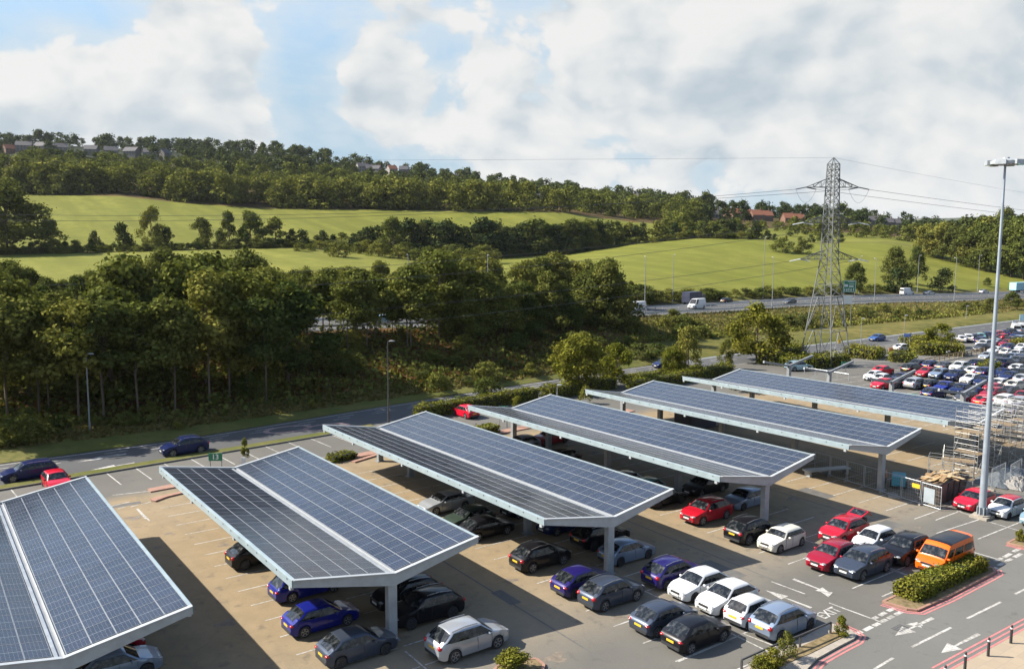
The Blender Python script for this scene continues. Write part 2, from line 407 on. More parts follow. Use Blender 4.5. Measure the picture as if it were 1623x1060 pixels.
# hedge island with double red lines
isl = U2((1399.8, 955), (1438.5, 966.5), (1453.6, 968.4), (1500, 948), (1566.8, 913.5), (1577, 908), (1574, 901.5), (1559, 899.5), (1470, 922))
isl2 = sheet('hedge_island', isl, M['soil'], thick=.1)
kerbline('hedge_island_kerb', isl+isl[:1], M['kerb_red'])
def offs(pts, d):
    out = []
    for i, p in enumerate(pts):
        a = Vector(pts[max(0, i-1)]); b = Vector(pts[min(len(pts)-1, i+1)]); t = (b-a).normalized(); out.append((p[0]+t.y*d, p[1]-t.x*d))
    return out
rl = MB()
def redline(pts, ds):
    for d in ds:
        q = offs(pts, d)
        for a, b in zip(q[:-1], q[1:]): line(rl, a, b, .11, .011)
redline(isl[0:7], (.22, .45)); redline([isl[6], isl[7]], (.22,))
li = U2((1120, 1240), (1294, 1046), (1330, 1026), (1353.5, 1014), (1358, 1007.5), (1350, 1001), (1337.7, 995.6), (1322, 991), (1313, 990), (1196, 1053), (1060, 1125))
sheet('corner_island', li, M['kerb'], thick=.11); 
sheet('corner_island_soil', U2((1215, 1068), (1285, 1038), (1343, 1009), (1333, 1004), (1320, 1004), (1262, 1031), (1205, 1060)), M['soil'], thick=.14)
redline(li[0:8], (.22, .45))
i3 = U2((1597, 862), (1612, 866), (1640, 872), (1700, 845), (1660, 835), (1625, 848))
sheet('far_island', i3, M['soil'], thick=.11); redline(i3[:4], (.2, .4)); kerbline('far_island_kerb', i3+i3[:1], M['kerb_red'])
i4 = U2((770, 1075), (800, 1049), (850, 1046), (862, 1055), (858, 1072))
sheet('front_island', i4, M['soil'], thick=.11); redline(list(reversed(i4)), (-.2, -.4)); kerbline('front_island_kerb', i4, M['kerb_red'])
pv = U2((1500, 1068), (1623, 1000), (1800, 905), (2400, 900), (2000, 1300), (1430, 1110))
sheet('pavement', pv, M['paving'], thick=.1)
redline(list(reversed(pv[:3])), (.15, .45, .75))
tag(rl.build('red_line_markings', M['red_line']), kind='structure')
# brick kerbed strips at the head of the bays
for a, b, w in ((un(243, 795), un(262, 788), .5), (un(240, 793), un(300, 779), .5), (un(560, 733), un(700, 690), .5)):
    p = MB(); p.bar(gp(a[0], a[1], .03), gp(b[0], b[1], .03), w, .2); tag(p.build('divider_kerb', M['kerb_red']), kind='structure')
kk = MB()
for X in (16, 32, 48, 64, 80): kk.prism([(X-4.6, 35.2), (X+4.6, 35.9), (X+4.6, 37.3), (X-4.6, 36.2)], lambda x, y: zg(x, y)-.05, lambda x, y: zg(x, y)+.11)
tag(kk.build('divider_islands', M['kerb_red']), kind='structure')
# right-hand car park: bay lines, approach road
lm = MB()
for k in range(6, 14):
    X = 16*k
    for i in range(0, 22):
        y = YB(i)+4.8
        line(lm, (X-4.9, y), (X-.1, y), .1); line(lm, (X+.1, y), (X+4.9, y), .1)
tag(lm.build('far_bay_markings', M['white_line']), kind='structure')

# patched repairs in the tarmac
pm_ = mat('tarmac_patch', (.085, .082, .075), .9, 0, .2, 2.)
for x, y, w_, l_ in ((38.5, -3.5, 1.6, 3.2), (23.5, 21, 1.2, 4.5), (40.2, 12, 1.4, 2.6), (56, -5, 2.2, 1.4), (24.3, 1.2, .8, 2.2), (8.4, 33, 3.5, .7), (58.5, 3, 1.3, 3.), (21, -11, 2.6, 1.2)):
    sheet('tarmac_patch', [(x-w_/2, y-l_/2), (x+w_/2, y-l_/2), (x+w_/2, y+l_/2), (x-w_/2, y+l_/2)], pm_, .003)
for x in (24.1, 40.1, 56.1):
    sheet('drain_channel', [(x-.06, -8), (x+.06, -8), (x+.06, 33), (x-.06, 33)], pm_, .0045)

# oil and tyre stains left in the bays and aisles
st_ = MB()
for i in range(100):
    X = 16*rng.integers(0, 6)+rng.choice([-2.2, 2.2, -3.6, 3.4, 8, 6.5, 9.5])+rng.uniform(-.7, .7); Y = 30.55-2.4*rng.integers(0, 17)-1.2+rng.uniform(-.5, .5)
    r = rng.uniform(.12, .48); n_ = 14; ph = rng.uniform(0, 6.28)
    st_.add([gp(X+r*(1+.35*math.sin(3*a+ph)+.2*math.sin(5*a))*math.cos(a)*1.3, Y+r*(1+.35*math.sin(3*a+ph))*math.sin(a), .0025) for a in np.linspace(0, 2*PI, n_, endpoint=False)], [tuple(range(n_))])
tag(st_.build('tarmac_stains', mat('oil_stain', (.135, .110, .082), .8, 0, .35, 3.)), kind='structure')
# ------------------------------------------------------------------ terrain: valley side read as bands of real distance and height
def colz(px, py, dep): return at(px, py, dep)[2]
PXS = np.array(list(range(-900, 2601, 25)), float)
def ip(tab, px): return np.interp(px, [t[0] for t in tab], [t[1] for t in tab])
# B0: far kerb of the frontage road
def b0(px):
    lo, hi = 40., 900.
    d0 = CFw + CRt*(px-811.5)/CF; d0[2] = 0
    for _ in range(50):
        m = (lo+hi)/2; X = CC + d0*m
        if X[1] > yfar(X[0])+.15: hi = m
        else: lo = m
    return hi
D = {}; Z = {}
def hd(px): return CC[:2], (CFw + CRt*(px-811.5)/CF)[:2]
def XY(px, dep): c, d = hd(px); return c + d*(dep/ (CFw[:2]@CFw[:2]) ** .0)
def pt(px, dep, z):
    # dep counted along the camera axis at horizon height
    d = CFw + CRt*(px-811.5)/CF; d[2] = 0; p = CC + d*dep; return (p[0], p[1], z)
c1d = [(-900, 112), (-300, 118), (0, 126), (300, 133), (600, 141), (800, 152), (1000, 175), (1143, 200), (1214, 213), (1300, 228), (1400, 243), (1500, 257), (1623, 280), (1750, 310), (2200, 430), (2600, 560)]
c1z = [(-900, 6.5), (0, 6.5), (600, 7.4), (800, 7.0), (1000, 6.4), (1143, 5.4), (1214, 5.2), (1400, 4.6), (1623, 3.4), (2200, 3.)]
b4 = [(-300, 405, 300), (0, 405, 300), (300, 397, 322), (480, 392, 340), (600, 400, 355), (760, 411, 372), (900, 403, 392), (1000, 388, 405), (1100, 378, 420), (1180, 379, 425), (1300, 386, 425), (1400, 384, 430), (1500, 402, 420), (1623, 424, 395), (2200, 424, 395)]
b5 = [(-300, 308, 445), (0, 308, 450), (200, 311, 455), (300, 322, 460), (430, 331, 470), (600, 333, 480), (880, 336, 500), (1000, 352, 520), (1100, 358, 530), (1200, 361, 540), (1300, 366, 560), (1400, 374, 560), (1500, 384, 560), (1623, 402, 540), (2200, 402, 540)]
b6 = [(-300, 236, 1000), (0, 232, 1000), (100, 229, 1000), (200, 237, 1000), (300, 241, 1000), (420, 243, 980), (500, 257, 960), (600, 273, 940), (700, 288, 920), (800, 300, 900), (900, 313, 880), (1000, 323, 860), (1100, 330, 850), (1200, 337, 850), (1300, 344, 850), (1400, 354, 850), (1500, 359, 850), (1623, 362, 850), (2200, 362, 850)]
b9 = [(-900, 356, 4500), (1250, 353, 4500), (1340, 349, 4500), (1400, 350, 4500), (1450, 346, 4500), (1490, 346, 4500), (1550, 343, 4500), (1590, 344, 4500), (1623, 341, 4500), (2600, 338, 4500)]
def tb(tab, px): return np.interp(px, [t[0] for t in tab], [t[1] for t in tab]), np.interp(px, [t[0] for t in tab], [t[2] for t in tab])
HZ = 530-CF*math.tan(CP)
def zat(px, py, dep):  # height seen at row py at horizontal depth dep
    d = ray(px, py); hz = (CFw[0]*d[0]+CFw[1]*d[1])/(math.hypot(CFw[0], CFw[1])**2)
    return CC[2] + d[2]/hz*dep
def prof(px):
    """[(depth, z, band)] along one azimuth"""
    dB0 = b0(px); X = pt(px, dB0, 0); z0 = zg(X[0], X[1]) if X[0] < 400 else zg(400, X[1])
    d1 = ip(c1d, px); z1 = ip(c1z, px); d2 = d1*1.165
    P = [(dB0, z0+.06), (dB0+3, z0+.5)]
    if px < 1000:
        P += [(dB0+.45*(d1-dB0), z0+.42*(z1-z0)+.3), (dB0+.8*(d1-dB0), z0+.86*(z1-z0))]
    else:
        k = min(1, (px-1000)/200)
        P += [(dB0+.45*(d1-dB0), z0+(.42-.3*k)*(z1-z0)+.2), (dB0+.72*(d1-dB0), z0+(.75-.5*k)*(z1-z0)+.2)]
    P += [(d1-1.2, z1-.02), (d1, z1), (d2, z1), (d2+1.5, z1+.1), (d2+6, z1+.7)]
    y4, d4 = tb(b4, px); z4 = zat(px, y4, d4)
    P += [(d2+6+.5*(d4-d2-6), (z1+.7)*.56+z4*.44), (d4, z4)]
    y5, d5 = tb(b5, px); z5 = zat(px, y5, d5)
    P += [(d4+8, z4+.3), (d4+.5*(d5-d4), .52*z4+.48*z5), (d5, z5)]
    y6, d6 = tb(b6, px); z6 = zat(px, y6, d6)
    P += [(d5+.5*(d6-d5), .47*z5+.53*z6), (d6, z6), (d6+300, z6-6), (2300, 20), (3200, 30)]
    y9, d9 = tb(b9, px); P += [(d9, zat(px, y9, d9)), (9500, 0)]
    return P
PROF = [prof(px) for px in PXS]
PD = np.array([[p[0] for p in P] for P in PROF]); PZ = np.array([[p[1] for p in P] for P in PROF])
NB = PD.shape[1]
def terr(px, dep):
    """terrain point at photo column px and depth dep"""
    f = (px-PXS[0])/25; i = int(max(0, min(len(PXS)-2, math.floor(f)))); f = min(1, max(0, f-i))
    d = PD[i]*(1-f)+PD[i+1]*f; z = PZ[i]*(1-f)+PZ[i+1]*f
    return pt(px, dep, float(np.interp(dep, d, z)))
def pxdep(x, y):
    d = np.array([x, y, CC[2]])-CC; h = CFw.copy(); h[2] = 0; dep = (d@h)/(h@h); px = 811.5+CF*(d@CRt)/dep
    return px, dep
def terr_xy(x, y):
    px, dep = pxdep(x, y); return terr(px, dep)[2]
# sub-rows per band
SUB = [1, 3, 3, 2, 1, 1, 1, 1, 6, 6, 1, 5, 5, 6, 6, 2, 3, 2, 3, 2]
BAND = ['bank']*4+['carriage']*1+['carriage']*1+['bank2']*2+['field']*2+['hedge', 'field', 'field', 'wood', 'hill', 'hill', 'far', 'far', 'far', 'far']
rows = []; bandrow = []
for b in range(NB-1):
    for s in range(SUB[b]): rows.append((b, s/SUB[b])); bandrow.append(BAND[b])
rows.append((NB-1, 0.))
V = np.zeros((len(rows), len(PXS), 3))
for j, (b, f) in enumerate(rows):
    for i, px in enumerate(PXS):
        if b < NB-1: d = PD[i, b]*(1-f)+PD[i, b+1]*f; z = PZ[i, b]*(1-f)+PZ[i, b+1]*f
        else: d = PD[i, b]; z = PZ[i, b]
        V[j, i] = pt(px, d, z)
nc = len(PXS); faces = []; mi = []
MT = {'bank': 0, 'carriage': 2, 'bank2': 1, 'field': 3, 'hedge': 1, 'wood': 0, 'hill': 4, 'far': 5}
for j in range(len(rows)-1):
    for i in range(nc-1):
        faces.append((j*nc+i, j*nc+i+1, (j+1)*nc+i+1, (j+1)*nc+i))
        m = MT[bandrow[j]]
        if j <= 1 and PXS[i] < 1010: m = 6
        if m == 0 and bandrow[j] == 'bank' and PXS[i] >= 1010: m = 1
        mi.append(m)
me = bpy.data.meshes.new('terrain'); me.from_pydata([tuple(v) for v in V.reshape(-1, 3)], [], faces)
for k in ('wood_floor', 'rough_grass', 'road', 'field', 'hill_green', 'far_hill', 'verge'): me.materials.append(M[k])
me.polygons.foreach_set('material_index', mi); me.polygons.foreach_set('use_smooth', [True]*len(faces)); me.update()
tag(link('terrain', me), kind='structure')
# dual carriageway markings and barrier
cm = MB()
def cway(px, f): # f 0 near edge .. 1 far edge
    d1 = ip(c1d, px); return np.array(pt(px, d1*(1+.165*f), ip(c1z, px)+.02))
for f in (.06, .44, .56, .94):
    for px in range(-300, 2200, 25):
        a, b = cway(px, f), cway(px+25, f); d = Vector(b-a); n = Vector((-d.y, d.x, 0)).normalized()*.13
        cm.add([tuple(Vector(a)-n), tuple(Vector(b)-n), tuple(Vector(b)+n), tuple(Vector(a)+n)], [(0, 1, 2, 3)])
for f in (.25, .75):
    for px in range(-300, 2200, 14):
        a, b = cway(px, f), cway(px+6, f); d = Vector(b-a); n = Vector((-d.y, d.x, 0)).normalized()*.1
        cm.add([tuple(Vector(a)-n), tuple(Vector(b)-n), tuple(Vector(b)+n), tuple(Vector(a)+n)], [(0, 1, 2, 3)])
tag(cm.build('carriageway_markings', M['white_line']), kind='structure')
def barrier(name, f, label, p0=-300, p1=2200):
    root = empty(name, cway(600, f), 0, label, 'barrier'); L = Vector(root.location)
    r = MB(); s = MB()
    for px in range(p0, p1, 25):
        a, b = Vector(cway(px, f))-L, Vector(cway(px+25, f))-L
        r.bar(a+Vector((0, 0, .62)), b+Vector((0, 0, .62)), .08, .3)
        for q in (0, .5): 
            c = a.lerp(b, q); s.bar(c, c+Vector((0, 0, .7)), .1)
    r.build('rail', M['galv'], root); o = s.build('post', M['galv_dark'], root); o['kind'] = 'stuff'
barrier('crash_barrier', .5, 'long steel crash barrier down the middle of the dual carriageway')
barrier('crash_barrier', -.02, 'grey roadside crash barrier on the near edge of the dual carriageway above the bank')
# ------------------------------------------------------------------ cars (x forward, origin on the ground under the middle)
_paint = {}
PAINT = {'white': (.47, .48, .485), 'cream': (.47, .455, .39), 'silver': (.33, .35, .375), 'bluesilver': (.20, .25, .33), 'grey': (.07, .074, .082), 'bluegrey': (.048, .060, .085), 'black': (.007, .007, .009),
         'blue': (.006, .011, .15), 'navy': (.008, .014, .06), 'purple': (.013, .009, .085), 'red': (.30, .006, .016), 'darkred': (.22, .006, .018), 'orange': (.62, .105, .005), 'green': (.03, .045, .035),
         'teal': (.10, .24, .25), 'paleblue': (.25, .37, .42), 'beige': (.34, .31, .26), 'midblue': (.02, .06, .20), 'brightred': (.42, .006, .022)}
def paint(c):
    if c in _paint: return _paint[c]
    m, t, p = newmat('car_paint_'+c); _paint[c] = m
    n = t.noise(t.obj(), 1.3, 4, .6)
    hs = t.add('ShaderNodeHueSaturation'); hs.inputs['Color'].default_value = (*PAINT[c], 1); t.ln(t.maprange(n, .3, .7, .975, 1.025), hs.inputs['Value'])
    t.ln(hs.outputs[0], p.inputs['Base Color']); met = c in ('silver', 'bluesilver', 'grey', 'bluegrey', 'beige', 'paleblue')
    p.inputs['Metallic'].default_value = .45 if met else .1 if c in ('blue', 'navy', 'purple', 'darkred', 'midblue', 'green') else 0.
    t.ln(t.maprange(n, .3, .7, .27, .31), p.inputs['Roughness']); p.inputs['Coat Weight'].default_value = .28 if c in ('black', 'grey', 'bluegrey', 'navy') else .55; p.inputs['Coat Roughness'].default_value = .03; p.inputs['Specular IOR Level'].default_value = .18
    return m

# styles: L W H wheelbase, front overhang, wheel radius, clearance, profile points (x from nose as fraction of L, z as fraction of H)
STY = {
 'hatch':   dict(L=4.15, W=1.78, H=1.48, wb=2.56, fo=.84, r=.315, cl=.19, nose=.46, hood=.60, cowl=.655, xc=.265, xt=.43, xr=.79, xb=.955, zr=.945, zb=.62, belt=(.60, .67)),
 'estate':  dict(L=4.55, W=1.80, H=1.50, wb=2.68, fo=.90, r=.32, cl=.19, nose=.45, hood=.59, cowl=.65, xc=.25, xt=.405, xr=.87, xb=.97, zr=.965, zb=.62, belt=(.60, .655)),
 'suv':     dict(L=4.50, W=1.88, H=1.66, wb=2.70, fo=.90, r=.355, cl=.24, nose=.48, hood=.62, cowl=.665, xc=.25, xt=.405, xr=.83, xb=.965, zr=.94, zb=.64, belt=(.61, .68)),
 'compact': dict(L=4.25, W=1.80, H=1.60, wb=2.58, fo=.84, r=.34, cl=.22, nose=.48, hood=.615, cowl=.665, xc=.25, xt=.41, xr=.81, xb=.955, zr=.94, zb=.64, belt=(.61, .68)),
 'city':    dict(L=3.62, W=1.62, H=1.48, wb=2.38, fo=.68, r=.29, cl=.18, nose=.47, hood=.60, cowl=.66, xc=.24, xt=.42, xr=.84, xb=.965, zr=.97, zb=.63, belt=(.60, .67)),
 'mini':    dict(L=3.84, W=1.73, H=1.42, wb=2.52, fo=.72, r=.315, cl=.17, nose=.50, hood=.635, cowl=.67, xc=.30, xt=.415, xr=.86, xb=.96, zr=.975, zb=.66, belt=(.64, .69)),
 'saloon':  dict(L=4.60, W=1.80, H=1.44, wb=2.72, fo=.88, r=.32, cl=.18, nose=.45, hood=.61, cowl=.665, xc=.27, xt=.43, xr=.69, xb=.85, zr=.955, zb=.69, belt=(.61, .67)),
 'camper':  dict(L=4.95, W=1.92, H=1.98, wb=3.02, fo=.92, r=.345, cl=.21, nose=.42, hood=.50, cowl=.56, xc=.135, xt=.30, xr=.955, xb=.985, zr=.985, zb=.56, belt=(.53, .56)),
 'van':     dict(L=5.6, W=1.98, H=2.45, wb=3.55, fo=.98, r=.35, cl=.22, nose=.36, hood=.43, cowl=.48, xc=.15, xt=.30, xr=.97, xb=.985, zr=.985, zb=.5, belt=(.46, .48)),
}
def car_parts(style, far=False):
    """returns list of (part name, MB, material keys, smooth angle, parent part)"""
    S = STY[style]; L, W, H = S['L'], S['W'], S['H']; xf = L/2
    X = lambda fr: xf-fr*L
    ztop_pts = [(X(0), S['nose']*H*.86), (X(.012), S['nose']*H), (X(.05), S['nose']*H+.045), (X(.13), S['hood']*H-.03), (X(S['xc']), S['cowl']*H), (X(S['xt']), H*.965), (X(S['xt']+.06), H*.99),
                ((X(S['xt'])+X(S['xr']))/2-.1, H), (X(S['xr']), S['zr']*H), (X(S['xb']), S['zb']*H+.02), (X(.985), S['zb']*H-.05), (X(1), S['zb']*H*.80)]
    if style == 'saloon': ztop_pts = ztop_pts[:9]+[(X(.85), S['zb']*H), (X(.97), S['zb']*H-.02), (X(.99), S['zb']*H-.10), (X(1), S['zb']*H*.78)]
    ztop_pts.sort(); zx = [p[0] for p in ztop_pts]; zz = [p[1] for p in ztop_pts]
    ztop = lambda x: float(np.interp(x, zx, zz))
    def belt(x): 
        b = float(np.interp(x, [X(S['xb']), X(S['xc'])], [S['belt'][1]*H, S['belt'][0]*H])); return min(b, ztop(x)-.02)
    xfa, xra = xf-S['fo'], xf-S['fo']-S['wb']; ra = S['r']+.055
    def hw(x):
        w = W/2
        if x > xfa-.1: w *= 1-.24*max(0, (x-xfa+.1)/(xf-xfa+.1))**2.6
        if x < xra+.1: w *= 1-.15*max(0, (xra+.1-x)/(xf+xra+.1))**2.4
        return w
    tum = .36 if style not in ('camper', 'van') else .13
    def side(x, z): return hw(x)-.03-max(0, z-belt(x))*tum*(1+.35*max(0, (X(.62)-x)/L))
    st = set([X(0), X(.012), X(.03), X(.05), X(.09), X(.13), X(.19), X(S['xc']), X(S['xt']), X(S['xt']+.06), X(S['xr']), X(S['xb']), X(.985), X(1)])
    if not far:
        for q in (.2, .4, .6, .8): st.add(X(S['xc'])*(1-q)+X(S['xt'])*q); st.add(X(S['xr'])*(1-q)+X(S['xb'])*q)
    for xa in (xfa, xra):
        for k in range(9 if not far else 5):
            st.add(xa+ra*math.cos(PI*k/(8 if not far else 4)))
        st.add(xa+ra+.03); st.add(xa-ra-.03)
    for q in np.linspace(X(.94), X(.06), 14 if not far else 5): st.add(q)
    st = sorted(s for s in st if -xf-1e-6 <= s <= xf+1e-6)
    ss = [st[0]]
    for s in st[1:]:
        if s-ss[-1] > .018: ss.append(s)
    st = ss
    B = MB(); rings = []
    for x in st:
        w = hw(x); zt = ztop(x); b = belt(x); zb = S['cl']
        if x > xf-.25: zb += .08*((x-xf+.25)/.25)
        if x < -xf+.25: zb += .12*((-xf+.25-x)/.25)
        za = zb
        for xa in (xfa, xra):
            d = abs(x-xa)
            if d < ra: za = max(za, S['r']+math.sqrt(ra*ra-d*d)*.98)
        zm = max(zb+(b-zb)*.55, za+.04); b = max(b, zm+.02); zt = max(zt, b+.012)
        end = min(1, (xf-abs(x))/.05+.0); sh = .0 if end >= 1 else (1-end)*.07
        k = zt-b; hood = k < .12
        p5 = (w-.03-k*tum*(1+.35*max(0, (X(.62)-x)/L)) if not hood else w*.89, zt-(.075 if not hood else .02)); p6 = (max(.1, p5[0]*.74), zt-(.018 if not hood else .003)); p45 = ((w-.03+p5[0])/2+(.022 if not hood else .012), (b+p5[1])/2+(.0 if not hood else .006))
        half = [(0, za), (w-.16, za), (w-.035-sh, za), (w-sh*.6, zm), (w-.03-sh, b), p45, p5, p6, (0, zt+.004)]
        rings.append([(x, y, z) for y, z in half]+[(x, -y, z) for y, z in reversed(half[1:-1])])
    n = len(rings[0])
    B.add([p for r in rings for p in r], [])
    for j in range(len(rings)-1):
        xm = (st[j]+st[j+1])/2
        for i in range(n):
            i2 = (i+1) % n; ii = i if i < 8 else n-1-i
            m = 1 if ii in (0, 1) else 0
            if ii >= 6 and X(S['xr'])-.05+(.35 if style == 'camper' else 0) < xm < X(S['xt'])+.02: m = 2
            B.f.append((j*n+i, j*n+i2, (j+1)*n+i2, (j+1)*n+i)); B.m.append(m)
    B.f.append(tuple(range(n))); B.m.append(0); B.f.append(tuple((len(rings)-1)*n+i for i in reversed(range(n)))); B.m.append(0)
    B.f = [tuple(reversed(f)) for f in B.f]
    out = [('body', B, ['paint', 'dark_plastic', 'roof'], 52, None)]
    # glass
    def invx(z, front):
        a, b = (X(S['xt']), X(S['xc'])) if front else (X(S['xb']), X(S['xr']))
        xs = np.linspace(a, b, 30); zs = [ztop(q) for q in xs]
        if front: xs = xs[::-1]; zs = zs[::-1]
        return float(np.interp(z, zs, xs))
    def grid(b, f, nu, nv, flip=False):
        vs = [f(u/nu, v/nv) for v in range(nv+1) for u in range(nu+1)]
        fs = [(v*(nu+1)+u, v*(nu+1)+u+1, (v+1)*(nu+1)+u+1, (v+1)*(nu+1)+u) for v in range(nv) for u in range(nu)]
        if flip: fs = [tuple(reversed(q)) for q in fs]
        b.add(vs, fs)
    def pane(sgn, u0, u1, off=.014, ex=0.):
        b = MB()
        def f(u, v):
            x0 = X(.5); z0 = belt(x0)+.045-ex; z1 = (H-.15 if style != 'camper' else H*.80)+ex*.7
            z = z0+(z1-z0)*v; xa = invx(z+.075, True)-.05-.03*v; xb = invx(z+.07, False)+.10+.05*v
            if style == 'saloon': xb = invx(max(z+.05, S['zb']*H+.03), False)+.1
            x = xb+(xa-xb)*(u0+(u1-u0)*u)
            bz = belt(x)+.03-ex; z = max(z, bz)
            zr = max(.05, ztop(x)-.075-belt(x)); q = min(1, max(0, (z-belt(x))/zr)); return (x, sgn*(side(x, z)+off+.022*(1-abs(2*q-1))), z)
        grid(b, f, 6 if not far else 2, 4 if not far else 2, sgn > 0); return b
    if style == 'van': panes = ((.80, .985),)
    elif style == 'camper': panes = ((.02, .40), (.44, .74), (.80, .985))
    elif style in ('mini', 'city'): panes = ((.0, .46), (.50, .985))
    else: panes = ((.0, .20), (.225, .555), (.585, .985))
    for sgn in (1, -1):
        if style not in ('camper', 'van'): out.append(('window_surround', pane(sgn, panes[0][0]-.02, panes[-1][1]+.015, .007, .022), ['dark_plastic'], None, None))
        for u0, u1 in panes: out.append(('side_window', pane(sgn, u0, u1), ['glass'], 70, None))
    def screen(front):
        b = MB()
        xa, xb = (X(S['xc'])-.05, X(S['xt'])+(.05 if style != 'camper' else .26)) if front else (X(S['xb'])+.02, X(S['xr'])-.03)
        if not front and style in ('camper', 'van'): return None
        def f(u, v):
            x = xa+(xb-xa)*v; zt = ztop(x); y5 = side(x, zt)-.05; t = (u-.5)*2; 
            k = zt-.055*t*t+.016
            return (x+(.012 if front else -.014), t*(y5-.015), k)
        grid(b, f, 8 if not far else 2, 4 if not far else 2, front); return b
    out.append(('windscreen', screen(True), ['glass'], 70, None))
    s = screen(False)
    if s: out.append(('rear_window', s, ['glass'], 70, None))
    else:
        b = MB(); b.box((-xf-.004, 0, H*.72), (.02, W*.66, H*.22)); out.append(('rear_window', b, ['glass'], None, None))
    if not far and style != 'van':
        for sgn in (1, -1):
            for fx in (S['xc']+.035, S['xc']+.235):
                x = X(fx); pts = [(x-.03*q, sgn*(hw(x)-.03*abs(q-.55)*1.2+.004), S['cl']+.14+(belt(x)-S['cl']-.14)*q) for q in (0, .55, 1)]
                b = MB()
                for p, q in zip(pts[:-1], pts[1:]): b.bar(p, q, .016, .012)
                out.append(('door_seam', b, ['dark_plastic'], None, None))
    # lamps, grille, plates
    zn = S['nose']*H
    for sgn in (1, -1):
        b = MB(); y = sgn*(hw(xf-.14)-.17); b.ellipsoid((xf-.145, y, zn-.045), (.145, .19, .065), 8, 6); out.append(('headlight', b, ['lamp_glass'], 40, None))
        zt_ = S['zb']*H-.155 if style not in ('camper', 'van') else H*.45
        b = MB(); b.ellipsoid((-xf+.10, sgn*(hw(-xf+.12)-.135), zt_), (.15, .16, .085 if style not in ('suv', 'compact', 'camper', 'van') else .13), 8, 6); out.append(('tail_light', b, ['tail_red'], 40, None))
    b = MB(); b.box((xf-.01, 0, zn-.10), (.05, hw(xf)*1.05, .13)); b.box((xf-.03, 0, S['cl']+.16), (.06, hw(xf)*1.5, .15)); out.append(('grille', b, ['dark_plastic'], None, None))
    b = MB(); b.box((xf+.022, 0, zn-.235), (.02, .52, .115)); out.append(('front_plate', b, ['plate_white'], None, None))
    b = MB(); b.box((-xf-.012, 0, S['zb']*H-.28 if style not in ('camper', 'van') else H*.33), (.02, .52, .12)); out.append(('rear_plate', b, ['plate_yellow'], None, None))
    b = MB(); b.box((-xf+.02, 0, S['cl']+.17), (.07, hw(-xf)*1.7, .17)); out.append(('rear_bumper', b, ['dark_plastic'], None, None))
    if not far:
        for sgn in (1, -1):
            b = MB(); x = X(S['xc'])-.42 if style != 'camper' else X(S['xc'])-.2; b.ellipsoid((x, sgn*(hw(x)+.085), belt(x)+.06), (.075, .125, .085), 8, 6); out.append(('wing_mirror', b, ['paint'], 40, None))
        if style in ('suv', 'estate', 'compact'):
            for sgn in (1, -1):
                b = MB(); xa, xb = X(S['xt']+.05), X(S['xr']-.02); pts = [(q, sgn*(side(q, ztop(q))-.06), ztop(q)+.015) for q in np.linspace(xa, xb, 5)]
                for p, q in zip(pts[:-1], pts[1:]): b.bar(p, q, .035, .035)
                out.append(('roof_rail', b, ['rim'], None, None))
    # wheels
    for xa in (xfa, xra):
        for sgn in (1, -1):
            b = MB(); y0 = sgn*(W/2-.215); y1 = sgn*(W/2-.012); r = S['r']; nn = 20 if not far else 10
            prof_ = [(y0, .55*r), (y0, r*.93), (y0+sgn*.03, r), (y1-sgn*.03, r), (y1, r*.93), (y1, r*.70)]
            vs = [(xa+rr*math.cos(2*PI*k/nn), y, r+rr*math.sin(2*PI*k/nn)) for y, rr in prof_ for k in range(nn)]
            fs = [(a*nn+k, a*nn+(k+1) % nn, (a+1)*nn+(k+1) % nn, (a+1)*nn+k) for a in range(len(prof_)-1) for k in range(nn)]
            if sgn < 0: fs = [tuple(reversed(f)) for f in fs]
            b.add(vs, fs); out.append(('wheel', b, ['black_rubber'], 40, None))
            b = MB(); yi = y1-sgn*.035
            vs = [(xa, yi, r)]+[(xa+r*.70*math.cos(2*PI*k/nn), yi, r+r*.70*math.sin(2*PI*k/nn)) for k in range(nn)]
            b.add(vs, [(0, 1+k, 1+(k+1) % nn) if sgn < 0 else (0, 1+(k+1) % nn, 1+k) for k in range(nn)], 1)
            if not far:
                for k in range(5):
                    a = 2*PI*k/5+.3; c_, s_ = math.cos(a), math.sin(a)
                    b.bar((xa+.05*c_, yi+sgn*.018, r+.05*s_), (xa+r*.68*c_, yi+sgn*.026, r+r*.68*s_), r*.19, .03, 0, up=(0, 1, 0))
                nr = 20; vs = []; 
                for rr in (.63, .72):
                    vs += [(xa+r*rr*math.cos(2*PI*k/nr), yi+sgn*.03, r+r*rr*math.sin(2*PI*k/nr)) for k in range(nr)]
                b.add(vs, [(k, (k+1) % nr, nr+(k+1) % nr, nr+k) if sgn > 0 else (nr+k, nr+(k+1) % nr, (k+1) % nr, k) for k in range(nr)], 0)
            else: b.m = [0]*len(b.f)
            out.append(('rim', b, ['rim', 'dark_plastic'], None, 'wheel'))
    return out
_cm = {}
def car_mesh(style, far):
    k = (style, far)
    if k in _cm: return _cm[k]
    L = []
    for nm, b, mk, sm_, par in car_parts(style, far):
        mats = [paint('white') if q in ('paint', 'roof') else M[q] for q in mk]
        L.append((nm, b.mesh(nm, mats, sm_), mk, par))
    _cm[k] = L; return L
